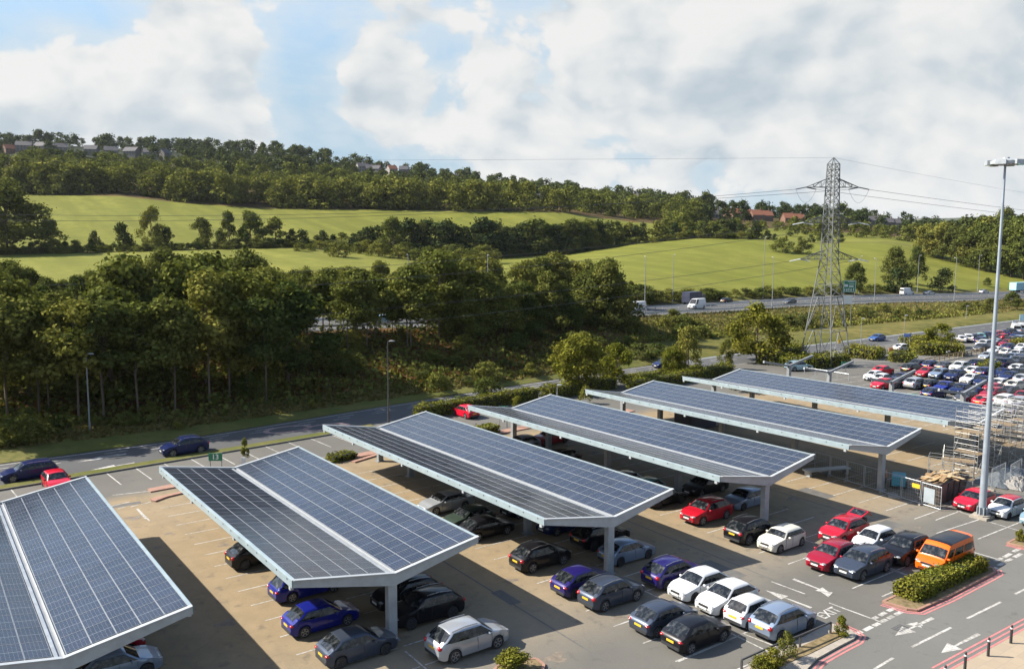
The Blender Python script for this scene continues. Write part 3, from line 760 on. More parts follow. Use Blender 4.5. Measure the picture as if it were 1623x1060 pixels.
def place_car(style, colour, x, y, heading, label, cat='car', group='cars parked under and around the solar canopies', roof=None, z=None, far=False, sc=1., glass=None, kind='parked_car', rimdark=False, tilt=0., plain=False):
    root = empty(kind, (x, y, zg(x, y)+.004 if z is None else z), heading, label, cat, group)
    root.scale = (sc,)*3 if not isinstance(sc, tuple) else sc
    if tilt: root.rotation_euler = (0, tilt, heading)
    last = None
    for nm, me, mk, par in car_mesh(style, far):
        if far and nm in ('grille', 'front_plate', 'rear_plate', 'rear_bumper') and plain: continue
        o = link(nm, me, last if par == 'wheel' else root)
        if nm == 'wheel': last = o
        for i, q in enumerate(mk):
            if q == 'paint': m = paint(colour)
            elif q == 'roof': m = paint(roof) if roof else paint(colour)
            elif q == 'glass' and glass: m = M[glass]
            elif q == 'rim' and rimdark and nm == 'rim': m = M['rim_dark']
            else: continue
            o.material_slots[i].link = 'OBJECT'; o.material_slots[i].material = m
    return root
E0, E1 = 0., PI   # nose to +x, nose to -x
CARS = [
 # style colour x y heading label  extras
 ('hatch', 'bluesilver', 2.9, 4.9, E0, 'pale blue hatchback with its nose out from under the leftmost solar canopy', {}),
 ('hatch', 'darkred', 2.6, 7.4, E0, 'dark maroon hatchback almost hidden under the leftmost solar canopy', {}),
 ('compact', 'black', 13.9, 15.2, E0, 'black hatchback standing alone under the left wing of the second canopy, seen from behind', {}),
 ('estate', 'blue', 14.6, 8.7, E0, 'deep blue estate with its roof tucked under the front left corner of the second canopy', {}),
 ('hatch', 'blue', 13.45, 4.1, E0, 'vivid blue hatchback beside the front post of the second canopy', {}),
 ('hatch', 'bluegrey', 13.7, -.1, E0, 'dark grey blue hatchback in the sun just in front of the second canopy post', {}),
 ('compact', 'black', 18.9, 4.0, E1, 'black car in deep shade behind the front post of the second canopy, furthest in', {}),
 ('suv', 'black', 18.8, 1.55, E1, 'black SUV in shade right of the front post of the second canopy', {}),
 ('suv', 'silver', 18.9, -2.9, E0, 'silver SUV in the sun at the open end of the second canopy row', {}),
 ('saloon', 'silver', 29.8, 17.4, E1, 'silver saloon with its bonnet in the sun, rest of it under the third canopy', {}),
 ('hatch', 'green', 29.3, 13.2, E1, 'dark green car nosing out of the shade between a silver saloon and a black hatchback', {}),
 ('hatch', 'black', 29.4, 10.75, E0, 'small black hatchback with yellow rear plate at the right tip of the second canopy', {}),
 ('hatch', 'black', 34.6, 13.0, E1, 'black car deep in the shade on the far side of the third canopy', {}),
 ('hatch', 'navy', 34.7, 8.4, E1, 'dark navy car peeping out below the front edge of the third canopy', {}),
 ('compact', 'black', 29.2, 4.0, E0, 'black hatchback parked in the shade edge between second and third canopies', {}),
 ('hatch', 'purple', 29.0, -.55, E0, 'indigo hatchback squeezed beside a grey compact SUV', {}),
 ('compact', 'bluegrey', 29.25, -2.95, E0, 'grey blue compact SUV in front of the third canopy post', {}),
 ('suv', 'black', 35.1, 4.6, E0, 'black SUV in shade right behind the third canopy post', {}),
 ('hatch', 'bluesilver', 34.75, 1.5, E0, 'light silver blue hatchback parked against the right of the third canopy post', {}),
 ('compact', 'purple', 34.55, -2.95, E0, 'purple compact SUV beside a white hatchback', {}),
 ('hatch', 'white', 34.5, -5.15, E1, 'white hatchback next to the purple compact SUV, nose toward us', {}),
 ('hatch', 'white', 34.55, -7.4, E1, 'white hatchback with black grille in the middle of three white cars', {}),
 ('city', 'white', 34.4, -9.4, E0, 'small white city car showing its rear with red reflectors', {}),
 ('compact', 'bluesilver', 34.75, -11.3, E0, 'silver blue compact SUV at the end of the row by the EXIT lettering', {}),
 ('hatch', 'bluegrey', 29.55, -7.05, E0, 'dark grey hatchback behind a black one in the near row', {}),
 ('hatch', 'black', 29.7, -9.4, E0, 'black hatchback at the near end of the front row, nearest the lower edge', {}),
 ('suv', 'red', 45.4, 3.85, E1, 'bright red SUV half in the sun under the fourth canopy', {}),
 ('suv', 'black', 45.1, -.85, E0, 'black SUV parked between the fourth canopy post and a white small car', {}),
 ('mini', 'cream', 45.4, -3.15, E1, 'small cream white three door car with white roof and black window band', {}),
 ('hatch', 'teal', 45.6, 11.0, E1, 'pale teal car in the dark under the fourth canopy', {}),
 ('hatch', 'silver', 45.4, 13.5, E1, 'silver car deep under the fourth canopy behind the teal one', {}),
 ('hatch', 'black', 45.5, 8.5, E0, 'black hatchback in the dark behind the red SUV', {}),
 ('estate', 'black', 50.6, 8.6, E1, 'black estate with roof rails in shade beyond the red SUV', {}),
 ('hatch', 'bluesilver', 50.7, 4.3, E1, 'silver blue car half hidden by the fourth canopy post', {}),
 ('suv', 'black', 45.2, 22.0, E1, 'black SUV far back under the fourth canopy', {}),
 ('hatch', 'navy', 45.0, 25.0, E0, 'dark blue car at the far back of the fourth canopy', {}),
 ('hatch', 'darkred', 50.2, 29.5, E1, 'dark red car glimpsed beneath the back of the fourth canopy', {}),
 ('hatch', 'bluesilver', 45.9, 29.0, E1, 'dull silver car glimpsed by the rear posts of the fourth canopy', {}),
 ('compact', 'red', 50.6, -4.75, E1, 'red compact car with its tailgate raised', dict(boot=1)),
 ('city', 'white', 50.7, -7.1, E1, 'small white car between a red car with raised tailgate and a black SUV', {}),
 ('suv', 'black', 50.7, -9.45, E1, 'black SUV directly left of the orange camper van', {}),
 ('camper', 'orange', 51.6, -11.7, E1, 'bright orange camper van with black roof', dict(roof='black', cat='van', name='camper_van')),
 ('compact', 'darkred', 45.5, -7.3, E1, 'dark red SUV in front of the white small car, nose toward us', {}),
 ('suv', 'bluegrey', 46.0, -9.15, E1, 'grey blue SUV in the front row left of the orange camper van', {}),
 ('hatch', 'brightred', 66.0, -6.7, E1, 'bright red hatchback beside the skip, behind the lighting mast', {}),
 ('city', 'white', 66.3, -9.1, E1, 'small white car with red roof beside the lighting mast', dict(roof='red')),
 ('hatch', 'paleblue', 66.4, -11.6, E1, 'pale blue car cut by the right edge beside the red roofed one', {}),
]
for st_, c, x, y, h, lab, ex in CARS:
    jx = rng.uniform(-.05, .05); a = rng.uniform(-.018, .018)
    r = place_car(st_, c, x+jx, y, h+a, lab, ex.get('cat', 'car'), roof=ex.get('roof'), kind=ex.get('name', 'parked_car'), rimdark=bool(rng.random() < .3))
    if ex.get('boot'):
        b = MB(); S = STY[st_]
        hx, hz = S['L']/2-S['xr']*S['L'], S['zr']*S['H']
        P0 = Vector((hx+.12, 0, hz-.03)); P1 = P0+Vector((-1.0, 0, .30)); P2 = P1+Vector((-.36, 0, -.34))
        b.bar(P0, P1, 1.25, .06, 0, up=(0, 0, 1)); b.bar(P1, P2, 1.3, .07, 0, up=(0, 0, 1)); b.bar(P0+Vector((-.15, 0, .02)), P1+Vector((.1, 0, 0)), 1.0, .09, 1)
        o = b.build('raised_tailgate', [paint('red'), M['glass']], r); o['label'] = 'red tailgate swung up above the roof'
        b = MB(); b.box((-S['L']/2+.16, 0, S['H']*.62), (.34, 1.12, .62)); b.build('boot_opening', M['dark_plastic'], r)
# red cars standing nose-out in the verge bays
place_car('hatch', 'brightred', 5.1, 41.2, -PI/2+.06, 'bright red hatchback parked against the grass verge behind the leftmost canopy', glass='glass')
place_car('hatch', 'brightred', 49.6, 45.4, PI/2, 'red hatchback parked against the clipped hedge behind the fourth canopy')
place_car('suv', 'paleblue', 113., 44., E0-.35, 'pale silver off road car on the track beside the pylon', kind='off_road_car')
# traffic
def road_car(style, colour, px, py, heading, label, cat='car', kind='moving_car', far=True, sc=1.):
    c = un(px, py); return place_car(style, colour, c[0], c[1], heading, label, cat, 'vehicles driving on the roads', kind=kind, far=far, sc=sc)
road_car('estate', 'navy', 46, 757, PI+.06, 'dark blue estate driving left on the frontage road at the left edge', far=False)
road_car('suv', 'navy', 292, 718, PI+.06, 'dark blue people carrier driving left on the shaded frontage road', far=False)
road_car('hatch', 'navy', 1052, 582, PI+.03, 'dark car on the frontage road between two roadside trees')
road_car('hatch', 'midblue', 1390, 540, PI, 'dark teal blue car on the frontage road right of the pylon')
road_car('hatch', 'white', 1431, 556, -.15, 'white car leaving the far car park past the blue sign')
road_car('hatch', 'white', 1504, 562, .1, 'white hatchback driving along the access road of the far car park')
def cway_car(style, colour, px, f, rev, label, cat='car', sc=1., far=True):
    a = cway(px-4, f); b = cway(px+4, f); h = math.atan2(b[1]-a[1], b[0]-a[0]); c = cway(px, f)
    return place_car(style, colour, c[0], c[1], h+(PI if rev else 0), label, cat, 'vehicles driving on the roads', kind='moving_car' if cat == 'car' else 'moving_van', far=far, sc=sc, z=c[2])
cway_car('van', 'white', 1103, .38, True, 'white panel van on the dual carriageway in the middle of the view', 'van')
cway_car('van', 'white', 1008, .30, True, 'pale van half hidden behind the trees on the dual carriageway', 'van')
cway_car('van', 'white', 1434, .80, False, 'white panel van on the dual carriageway right of the green direction sign', 'van')
cway_car('saloon', 'silver', 1469, .75, False, 'silver saloon following the white van right of the pylon')
cway_car('hatch', 'silver', 1555, .78, False, 'silver hatchback on the dual carriageway left of the lorry')
cway_car('hatch', 'grey', 1250, .30, True, 'dark car on the dual carriageway just left of the pylon')
cway_car('hatch', 'black', 1150, .82, False, 'small black car on the far lanes behind the white panel van')
cway_car('hatch', 'paleblue', 603, .35, True, 'pale blue car glimpsed between trunks on the dual carriageway')
cway_car('estate', 'blue', 62, .35, True, 'bright blue estate glimpsed through the trees at the far left')
cway_car('hatch', 'silver', 305, .5, True, 'silver car glinting through the wood on the dual carriageway')
# lorry
c = cway(1612, .72); a = cway(1620, .72); b = MB(); h = math.atan2(a[1]-c[1], a[0]-c[0])
root = empty('lorry', c, h, 'blue and white box lorry on the dual carriageway at the right edge', 'lorry', 'vehicles driving on the roads')
b.box((-.5, 0, 2.5), (8.6, 2.5, 2.75)); b.build('cargo_box', mat('lorry_box_blue', (.22, .40, .46), .5, 0, .08, 1), root)
b = MB(); b.box((-4.83, 0, 2.5), (.05, 2.3, 2.5)); b.build('rear_door', mat('lorry_door', (.30, .62, .68), .5, 0, .06, 1), root)
b = MB(); b.box((4.9, 0, 1.75), (1.9, 2.4, 2.5)); b.build('cab', paint('white'), root)
b = MB(); b.box((5.87, 0, 2.2), (.04, 2.1, .9)); b.build('windscreen', M['glass'], root)
b = MB(); b.box((0, 0, .85), (10.5, .9, .35)); b.build('chassis', M['dark_plastic'], root)
for x in (4.6, -2.6, -3.8):
    for s in (1, -1): b = MB(); b.tube((x, s*.9, .5), (x, s*1.2, .5), .5, .5, 14); b.build('wheel', M['black_rubber'], root)
# dark lorry behind the van
c = cway(1095, .8); a = cway(1103, .8); h = math.atan2(a[1]-c[1], a[0]-c[0])
root = empty('lorry', c, h, 'dark box lorry partly behind the white panel van on the dual carriageway', 'lorry', 'vehicles driving on the roads')
b = MB(); b.box((0, 0, 2.), (5.4, 2.4, 2.6)); b.build('cargo_box', M['navy'], root)
b = MB(); b.box((3.6, 0, 1.5), (1.7, 2.3, 2.)); b.build('cab', paint('grey'), root)
for x in (3.4, -1.8):
    for s in (1, -1): b = MB(); b.tube((x, s*.85, .45), (x, s*1.15, .45), .45, .45, 14); b.build('wheel', M['black_rubber'], root)

# far car park: cars read off the photograph (zoom pixels -> photo), snapped onto the sloping plane
FC = [ # px, py of the footprint middle, colour, style, heading
 (1400, 591, 'brightred', 'hatch', E0), (1384, 600, 'white', 'city', E1), (1400, 604, 'white', 'hatch', E0), (1399, 613, 'brightred', 'hatch', E1), (1427, 604, 'navy', 'hatch', E1), (1424, 611, 'grey', 'saloon', E0),
 (1446, 589, 'black', 'suv', E0), (1468, 594, 'red', 'hatch', E1), (1489, 597, 'bluesilver', 'compact', E1), (1514, 600, 'navy', 'suv', E1), (1538, 605, 'white', 'hatch', E1), (1560, 609, 'navy', 'hatch', E1), (1453, 581, 'grey', 'hatch', E1), (1476, 582, 'navy', 'hatch', E0), (1498, 584, 'grey', 'saloon', E0), (1521, 586, 'white', 'suv', E1), (1544, 592, 'white', 'hatch', E0), (1562, 595, 'navy', 'suv', E0),
 (1452, 613, 'silver', 'suv', E0), (1477, 614, 'black', 'hatch', E0), (1497, 618, 'blue', 'hatch', E1), (1522, 622, 'navy', 'hatch', E1), (1547, 627, 'navy', 'saloon', E0), (1573, 630, 'darkred', 'suv', E1), (1586, 612, 'white', 'hatch', E0), (1609, 615, 'cream', 'hatch', E0), (1598, 625, 'grey', 'saloon', E1), (1620, 634, 'darkred', 'hatch', E1), (1595, 641, 'white', 'suv', E0), (1561, 640, 'brightred', 'hatch', E0), (1618, 645, 'silver', 'suv', E0), (1600, 601, 'navy', 'hatch', E1), (1622, 605, 'silver', 'hatch', E0),
 (1576, 583, 'blue', 'estate', E0), (1594, 580, 'navy', 'suv', E0), (1614, 588, 'white', 'hatch', E0), (1612, 577, 'grey', 'suv', E1),
 (1578, 559, 'white', 'hatch', E1), (1596, 562, 'white', 'city', E0), (1614, 565, 'white', 'compact', E0), (1600, 553, 'navy', 'hatch', E0), (1619, 554, 'white', 'hatch', E1), (1559, 549, 'white', 'suv', E1),
 (1523, 540, 'white', 'hatch', .55), (1534, 539, 'white', 'suv', .55), (1545, 537.5, 'navy', 'hatch', .55), (1554, 536, 'teal', 'hatch', .55), (1564, 535, 'navy', 'suv', .55), (1574, 533.5, 'purple', 'hatch', .55), (1584, 532, 'darkred', 'hatch', .55), (1593, 530.5, 'navy', 'saloon', .55), (1602, 529, 'black', 'suv', .55), (1609, 527, 'white', 'van', .55), (1619, 526, 'white', 'van', .55),
 (1585, 571, 'grey', 'hatch', E1), (1604, 570, 'bluesilver', 'hatch', E1), (1622, 573, 'navy', 'compact', E0), (1565, 568, 'silver', 'hatch', E1), (1588, 595, 'navy', 'saloon', E1), (1609, 596, 'black', 'hatch', E1),
 (1580, 545, 'silver', 'saloon', E0), (1600, 543, 'black', 'hatch', E1), (1618, 541, 'bluesilver', 'suv', E0), (1590, 537, 'red', 'hatch', E0), (1577, 620, 'darkred', 'hatch', E0), (1531, 634, 'grey', 'hatch', E1), (1608, 655, 'navy', 'hatch', E0), (1583, 655, 'white', 'compact', E1), (1612, 534, 'navy', 'hatch', E1),
]
occ = [un(e[0], e[1]+2)[:2] for e in FC]; r2 = np.random.default_rng(5)
CC2 = ['white', 'navy', 'grey', 'black', 'silver', 'bluesilver', 'darkred', 'red', 'blue', 'cream']; SS2 = ['hatch', 'suv', 'compact', 'saloon', 'estate', 'city']
for k in range(6, 15):
    for sgn in (-1, 1):
        for i in range(-4, 16):
            X, Y = 16*k+sgn*2.6, 30.55-2.4*i+3.6; d = np.array(gp(X, Y))-CC; dp = d@CFw
            if dp < 20: continue
            px, py = 811.5+CF*(d@CRt)/dp, 530-CF*(d@CUp)/dp
            if not (1470 < px < 1635 and 541 < py < 668) or (px < 1545 and py < 600): continue
            if any(abs(o[0]-X) < 4.9 and abs(o[1]-Y) < 2.05 for o in occ): continue
            if r2.random() < .2: continue
            occ.append((X, Y)); FC.append((float(px), float(py)-2, CC2[r2.integers(10)], SS2[r2.integers(6)], E0 if r2.random() < .5 else E1))
CN = {'brightred': 'bright red', 'white': 'white', 'navy': 'dark navy', 'grey': 'dark grey', 'black': 'black', 'red': 'red', 'bluesilver': 'blue silver', 'silver': 'silver', 'blue': 'blue', 'darkred': 'dark red', 'cream': 'cream', 'purple': 'purple', 'teal': 'teal'}
SN = {'hatch': 'hatchback', 'city': 'small car', 'saloon': 'saloon', 'suv': 'SUV', 'compact': 'compact SUV', 'estate': 'estate', 'van': 'van'}
ORD = ['leftmost', 'second from the left', 'third from the left', 'fourth from the left', 'fifth from the left', 'sixth from the left', 'seventh from the left', 'eighth from the left', 'ninth from the left', 'tenth from the left', 'eleventh from the left', 'twelfth from the left', 'thirteenth from the left', 'fourteenth from the left', 'fifteenth from the left']
cnt = {}; byk = {}
for e in FC: byk.setdefault((e[2], e[3]), []).append(e)
for e in FC:
    lst = sorted(byk[(e[2], e[3])], key=lambda q: (q[0], q[1])); i = lst.index(e)
    nm = f"{CN[e[2]]} {SN[e[3]]}"
    lab = f"only {nm} in the crowded far car park" if len(lst) == 1 else f"{nm} in the far car park, {ORD[i]} of its kind"
    c = un(e[0], e[1]+2)
    place_car(e[3], e[2], c[0], c[1], e[4]+rng.uniform(-.03, .03), lab, 'van' if e[3] == 'van' else 'car', 'cars crowded in the far car park', far=True, kind='parked_car' if e[3] != 'van' else 'parked_van')
# ------------------------------------------------------------------ solar canopies
def panel_mat(name, base, tint, spec=.4):
    m, t, p = newmat(name); uv = t.add('ShaderNodeTexCoord').outputs['UV']
    sx = t.add('ShaderNodeSeparateXYZ'); t.ln(uv, sx.inputs[0]); u, v = sx.outputs[0], sx.outputs[1]
    def lines(c, n, w):   # 1 on a line
        f = t.math('FRACT', t.math('MULTIPLY', c, n)); d = t.math('ABSOLUTE', t.math('SUBTRACT', f, .5)); return t.math('GREATER_THAN', d, .5-w/2)
    cell = t.math('MAXIMUM', lines(u, 6., .045), lines(v, 10., .03))
    mid = t.math('LESS_THAN', t.math('ABSOLUTE', t.math('SUBTRACT', v, .5)), .008)
    bus = t.math('MULTIPLY', lines(u, 18., .10), .35)
    info = t.add('ShaderNodeObjectInfo'); P = t.pos()
    wn = t.add('ShaderNodeTexWhiteNoise', noise_dimensions='3D'); vsn = t.vmath('FLOOR', t.vmath('MULTIPLY', uv, (6., 10., 1.)))
    t.ln(t.vmath('ADD', vsn, t.vmath('SCALE', info.outputs['Location'], scale=7.3)), wn.inputs[0])
    cry = t.noise(P, 9., 3, .7)
    col = t.mix(t.math('MULTIPLY', wn.outputs[0], .35), base, tint)
    col = t.mix(t.maprange(cry, .35, .7, 0, .4), col, tint)
    rnd = t.maprange(info.outputs['Random'], 0, 1, .78, 1.25)
    hs = t.add('ShaderNodeHueSaturation'); t.ln(col, hs.inputs['Color']); t.ln(rnd, hs.inputs['Value']); col = hs.outputs[0]
    col = t.mix(bus, col, (.07, .08, .10, 1)); col = t.mix(t.math('MULTIPLY', cell, .9), col, (.16, .175, .19, 1)); col = t.mix(t.math('MULTIPLY', mid, .9), col, (.18, .2, .22, 1))
    dust = t.noise(P, .5, 5, .6); col = t.mix(t.maprange(dust, .45, .75, 0, .05), col, (.20, .21, .225, 1))
    t.ln(col, p.inputs['Base Color']); t.ln(t.maprange(dust, .3, .75, .11, .22), p.inputs['Roughness']); p.inputs['Specular IOR Level'].default_value = spec
    return m
M['panel'] = panel_mat('photovoltaic_cells', (.012, .0155, .027), (.021, .027, .043))
PWX, PWY = 1.045, 0.
def panel_mesh(w, l):
    b = MB(); fr = .013; t_ = .035
    x, y = w/2, l/2; xi, yi = x-fr, y-fr
    vs = [(-x,-y,0),(x,-y,0),(x,y,0),(-x,y,0),(-x,-y,t_),(x,-y,t_),(x,y,t_),(-x,y,t_),(-xi,-yi,t_),(xi,-yi,t_),(xi,yi,t_),(-xi,yi,t_),(-xi,-yi,t_-.006),(xi,-yi,t_-.006),(xi,yi,t_-.006),(-xi,yi,t_-.006)]
    b.add(vs, [(0,3,2,1),(0,1,5,4),(1,2,6,5),(2,3,7,6),(3,0,4,7),(4,5,9,8),(5,6,10,9),(6,7,11,10),(7,4,8,11),(8,9,13,12),(9,10,14,13),(10,11,15,14),(11,8,12,15)], 0)
    b.add([vs[i] for i in (12, 13, 14, 15)], [(0, 1, 2, 3)], 1)
    me = b.mesh('solar_panel', [M['panel_frame'], M['panel']])
    uv = me.uv_layers.new(name='UVMap'); li = me.polygons[-1].loop_indices
    for i, c in zip(li, ((0, 0), (1, 0), (1, 1), (0, 1))): uv.data[i].uv = c
    return me
WL, WR, HL, HV, HR, TY = 5.66, 5.41, 4.80, 3.86, 4.80, -.0075
def canopy(k, length, nrow, label, posts, detail=True):
    X0 = 16*(k-1); base_z = GX*X0
    root = empty('solar_canopy', (X0, 0, base_z), 0, label, 'solar canopy', 'butterfly solar canopies over the parking rows')
    def z_of(side, s, y): # s 0 valley .. 1 edge
        return HV+(HL-HV if side < 0 else HR-HV)*s+TY*y
    def x_of(side, s): return -WL*s if side < 0 else WR*s
    rp = (length-.5)/nrow
    pm = panel_mesh(PWX-.022, rp-.022)
    allp = []
    for side in (-1, 1):
        W = WL if side < 0 else WR; rise = (HL if side < 0 else HR)-HV; sl = math.hypot(W, rise); ang = math.atan2(rise, W)*-side*-1
        # slope frame
        ex = Vector((W*side, 0, rise)).normalized() if side > 0 else -Vector((W*side, 0, rise)).normalized()
        ey = Vector((0, 1, TY)).normalized(); ez = ex.cross(ey).normalized()
        R = Matrix((ex, ey, ez)).transposed()
        s0 = (sl-5*PWX-.10) if side > 0 else (sl-5*PWX-.12)
        for c in range(5):
            for r in range(nrow):
                s = (s0+(c+.5)*PWX)/sl; y = .25+(r+.5)*rp
                p = Vector((x_of(side, s), y, z_of(side, s, y)))+ez*.05
                allp.append((p, R))
        # deck below the panels
        b = MB()
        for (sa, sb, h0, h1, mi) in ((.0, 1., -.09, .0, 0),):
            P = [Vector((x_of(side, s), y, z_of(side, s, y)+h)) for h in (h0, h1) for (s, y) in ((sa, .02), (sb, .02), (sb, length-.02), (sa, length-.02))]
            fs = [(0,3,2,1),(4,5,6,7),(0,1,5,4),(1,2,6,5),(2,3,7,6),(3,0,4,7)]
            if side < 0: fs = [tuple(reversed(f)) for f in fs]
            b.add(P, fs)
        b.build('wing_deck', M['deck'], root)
        # pale rails showing between the panels
        for c in range(6):
            s = (s0+c*PWX)/sl; b = MB()
            b.bar((x_of(side, s), .1, z_of(side, s, .1)+.045), (x_of(side, s), length-.1, z_of(side, s, length-.1)+.035), .036, .06)
            b.build('panel_rail', M['panel_frame'], root)
        # gutter strip beside the valley
        b = MB(); sg = .01 if side > 0 else .03; se = s0/sl-.012
        b.bar((x_of(side, (sg+se)/2), .0, z_of(side, (sg+se)/2, 0)+.04), (x_of(side, (sg+se)/2), length, z_of(side, (sg+se)/2, length)+.04), (se-sg)*sl, .07, up=tuple(ez))
        b.build('gutter_strip', M['white_metal'] if side > 0 else M['galv'], root)
        # long edge fascia with brackets
        b = MB(); xe = x_of(side, 1.0)+.03*side
        b.bar((xe, -.02, z_of(side, 1, 0)-.13), (xe, length+.02, z_of(side, 1, length)-.13), .07, .40)
        b.bar((xe-.08*side, -.02, z_of(side, 1, 0)+.085), (xe-.08*side, length+.02, z_of(side, 1, length)+.085), .15, .03)
        b.build('edge_fascia', M['fascia'], root)
        # bolts along fascia
        b = MB()
        for y in np.arange(.6, length, 1.5): b.box((xe+.045*side, y, z_of(side, 1, y)-.02), (.03, .07, .07))
        b.build('fascia_bolt', M['post_dark'], root)['kind'] = 'stuff'
        for y in posts: b = MB(); b.box((xe-.06*side, y, z_of(side, 1, y)-.42), (.16, .22, .22)); b.build('gutter_bracket', M['white_metal'], root)
        # near and far end plates: tapered fascia
        for ye, sg_ in ((-.03, -1), (length+.03, 1)):
            b = MB(); pts = []
            for s, dt, db in ((0, .10, .62), (1, .10, .30)):
                x = x_of(side, s); z = z_of(side, s, ye); pts.append((x, z-db, z+dt))
            (xa, a0, a1), (xb, b0_, b1) = pts
            for y0, y1 in ((ye-.045, ye+.045),):
                vs = [(xa, y0, a0), (xb, y0, b0_), (xb, y0, b1), (xa, y0, a1), (xa, y1, a0), (xb, y1, b0_), (xb, y1, b1), (xa, y1, a1)]
                fs = [(0,1,2,3),(7,6,5,4),(0,4,5,1),(1,5,6,2),(2,6,7,3),(3,7,4,0)]
                if side < 0: fs = [tuple(reversed(f)) for f in fs]
                b.add(vs, fs)
            b.build('end_beam', M['galv'], root)
            b = MB(); b.bar((xa, ye-.06*sg_*-1, a1+.02), (xb, ye-.06*sg_*-1, b1+.02), .24, .035, up=tuple(ez)); b.build('end_cap', M['white_metal'], root)
    allp.sort(key=lambda q: (q[0]+Vector((X0, 0, 0))-Vector(CC)).length)
    for p, R in allp[:100]:
        o = link('solar_panel', pm, root); o.matrix_local = Matrix.Translation(p) @ R.to_4x4()
    if len(allp) > 100:
        b = MB(); 
        src = [v.co.copy() for v in pm.vertices]; fs = [tuple(f.vertices) for f in pm.polygons]; mi = [f.material_index for f in pm.polygons]
        for p, R in allp[100:]:
            q = len(b.v); b.v += [tuple(R@v+p) for v in src]; b.f += [tuple(q+i for i in f) for f in fs]; b.m += mi
        me = b.mesh('solar_panel_rows', [M['panel_frame'], M['panel']]); uv = me.uv_layers.new(name='UVMap')
        for poly in me.polygons:
            if poly.material_index == 1:
                for i, c in zip(poly.loop_indices, ((0, 0), (1, 0), (1, 1), (0, 1))): uv.data[i].uv = c
        link('solar_panel_rows', me, root)['kind'] = 'stuff'
    # posts and cantilever arms
    for y in posts:
        gz = zg(X0, y)-base_z
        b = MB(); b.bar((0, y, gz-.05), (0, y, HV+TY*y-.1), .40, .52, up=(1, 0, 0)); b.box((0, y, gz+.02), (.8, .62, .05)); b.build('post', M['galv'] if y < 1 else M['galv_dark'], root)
        for side in (-1, 1):
            W = WL if side < 0 else WR; b = MB(); vs = []
            for yy in (y-.13, y+.13):
                for s, d0, d1 in ((0, .62, .09), (1, .30, .09)): x = x_of(side, s)*.985; z = z_of(side, s, yy); vs += [(x, yy, z-d0), (x, yy, z-d1)]
            fs = [(0,2,3,1),(4,5,7,6),(0,4,6,2),(1,3,7,5),(0,1,5,4),(2,6,7,3)]
            if abs(y-.35) < .2: continue
            b.add(vs, fs); b.build('cantilever_arm', M['galv_dark'], root)
    # purlins under the deck
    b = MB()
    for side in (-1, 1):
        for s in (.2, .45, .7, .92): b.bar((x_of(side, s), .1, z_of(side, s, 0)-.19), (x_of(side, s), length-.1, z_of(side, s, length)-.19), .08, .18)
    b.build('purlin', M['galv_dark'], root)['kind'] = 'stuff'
    return root
M['fascia'] = mat('pale_blue_gutter', (.27, .33, .35), .4, .2, .1, 1.2)
canopy(1, 27.3, 15, 'solar canopy cut off by the left edge, nearest to us', (.35, 9.3, 18.2, 26.4))
canopy(2, 26.8, 15, 'solar canopy in the left foreground with dark left wing and bright blue right wing', (.35, 9.3, 18.2, 25.8))
canopy(3, 33.45, 18, 'solar canopy in the middle of the picture, third from the left', (.35, 9.27, 18.2, 27.1, 33.2))
canopy(4, 33.45, 18, 'solar canopy with the white small car and red SUV at its near end', (.35, 9.27, 18.2, 27.1, 33.2))
canopy(5, 33.4, 18, 'solar canopy second from the far right, fenced site below its near end', (.35, 9.27, 18.2, 27.1, 33.2))
canopy(6, 33.35, 18, 'farthest solar canopy, its near end wrapped in scaffolding', (.35, 9.27, 18.2, 27.1, 33.2))
# bare frames of a canopy still to be decked
for i, y in enumerate((9.3, 18.2, 27.1, 33.5)):
    X0 = 96; root = empty('canopy_frame', gp(X0, y), 0, ['bare steel Y frame standing by the scaffolding right of the farthest canopy', 'bare steel Y frame beside the mint green site sign', 'bare steel Y frame in front of the red cars of the far lot', 'bare steel Y frame beside the pale off road car'][i], 'steel frame', 'bare canopy frames behind the farthest canopy')
    b = MB(); b.bar((0, 0, 0), (0, 0, HV), .42, .5, up=(1, 0, 0)); b.build('post', M['galv_dark'], root)
    for side, W in ((-1, WL), (1, WR)):
        b = MB(); b.bar((0, 0, HV-.2), (side*W, 0, HL-.1), .22, .30); b.build('cantilever_arm', M['galv_dark'], root)
# ------------------------------------------------------------------ lamp mast, pylon, wires, signs, scaffold, fences, skip ...
# tall lighting mast
c = un(1556, 820)
root = empty('lighting_mast', c, 0, 'tall tapering steel lighting mast with a flat ring of floodlights on top', 'lamp mast')
top = None
for h in np.arange(20, 45, .1):
    d = np.array([c[0], c[1], c[2]+h])-CC
    if 530-CF*(d@CUp)/(d@CFw) < 262: top = h; break
b = MB(); hs = [0, .3*top, .65*top, top]; rr_ = [.29, .21, .13, .08]
for i in range(3): b.tube((0, 0, hs[i]), (0, 0, hs[i+1]), rr_[i], rr_[i+1], 12, 0, False)
b.build('pole', M['mast'], root, smooth=40)
b = MB(); b.box((0, 0, .1), (1.35, 1.35, .2)); b.tube((0, 0, .2), (0, 0, .3), .62, .62, 12); b.build('plinth', M['kerb'], root)
b = MB()
for k in range(8): a = k*PI/4; b.bar((.36*math.cos(a), .36*math.sin(a), .3), (.36*math.cos(a), .36*math.sin(a), .9), .05, .16)
b.build('base_gusset', M['galv'], root)
b = MB(); b.tube((0, 0, top), (0, 0, top+.24), 1.2, 1.22, 24); b.tube((0, 0, top+.24), (0, 0, top+.38), 1.0, .75, 24); b.tube((.1, 0, top+.38), (.1, 0, top+.55), .25, .25, 8); b.build('lamp_ring', M['white_metal'], root, smooth=30)
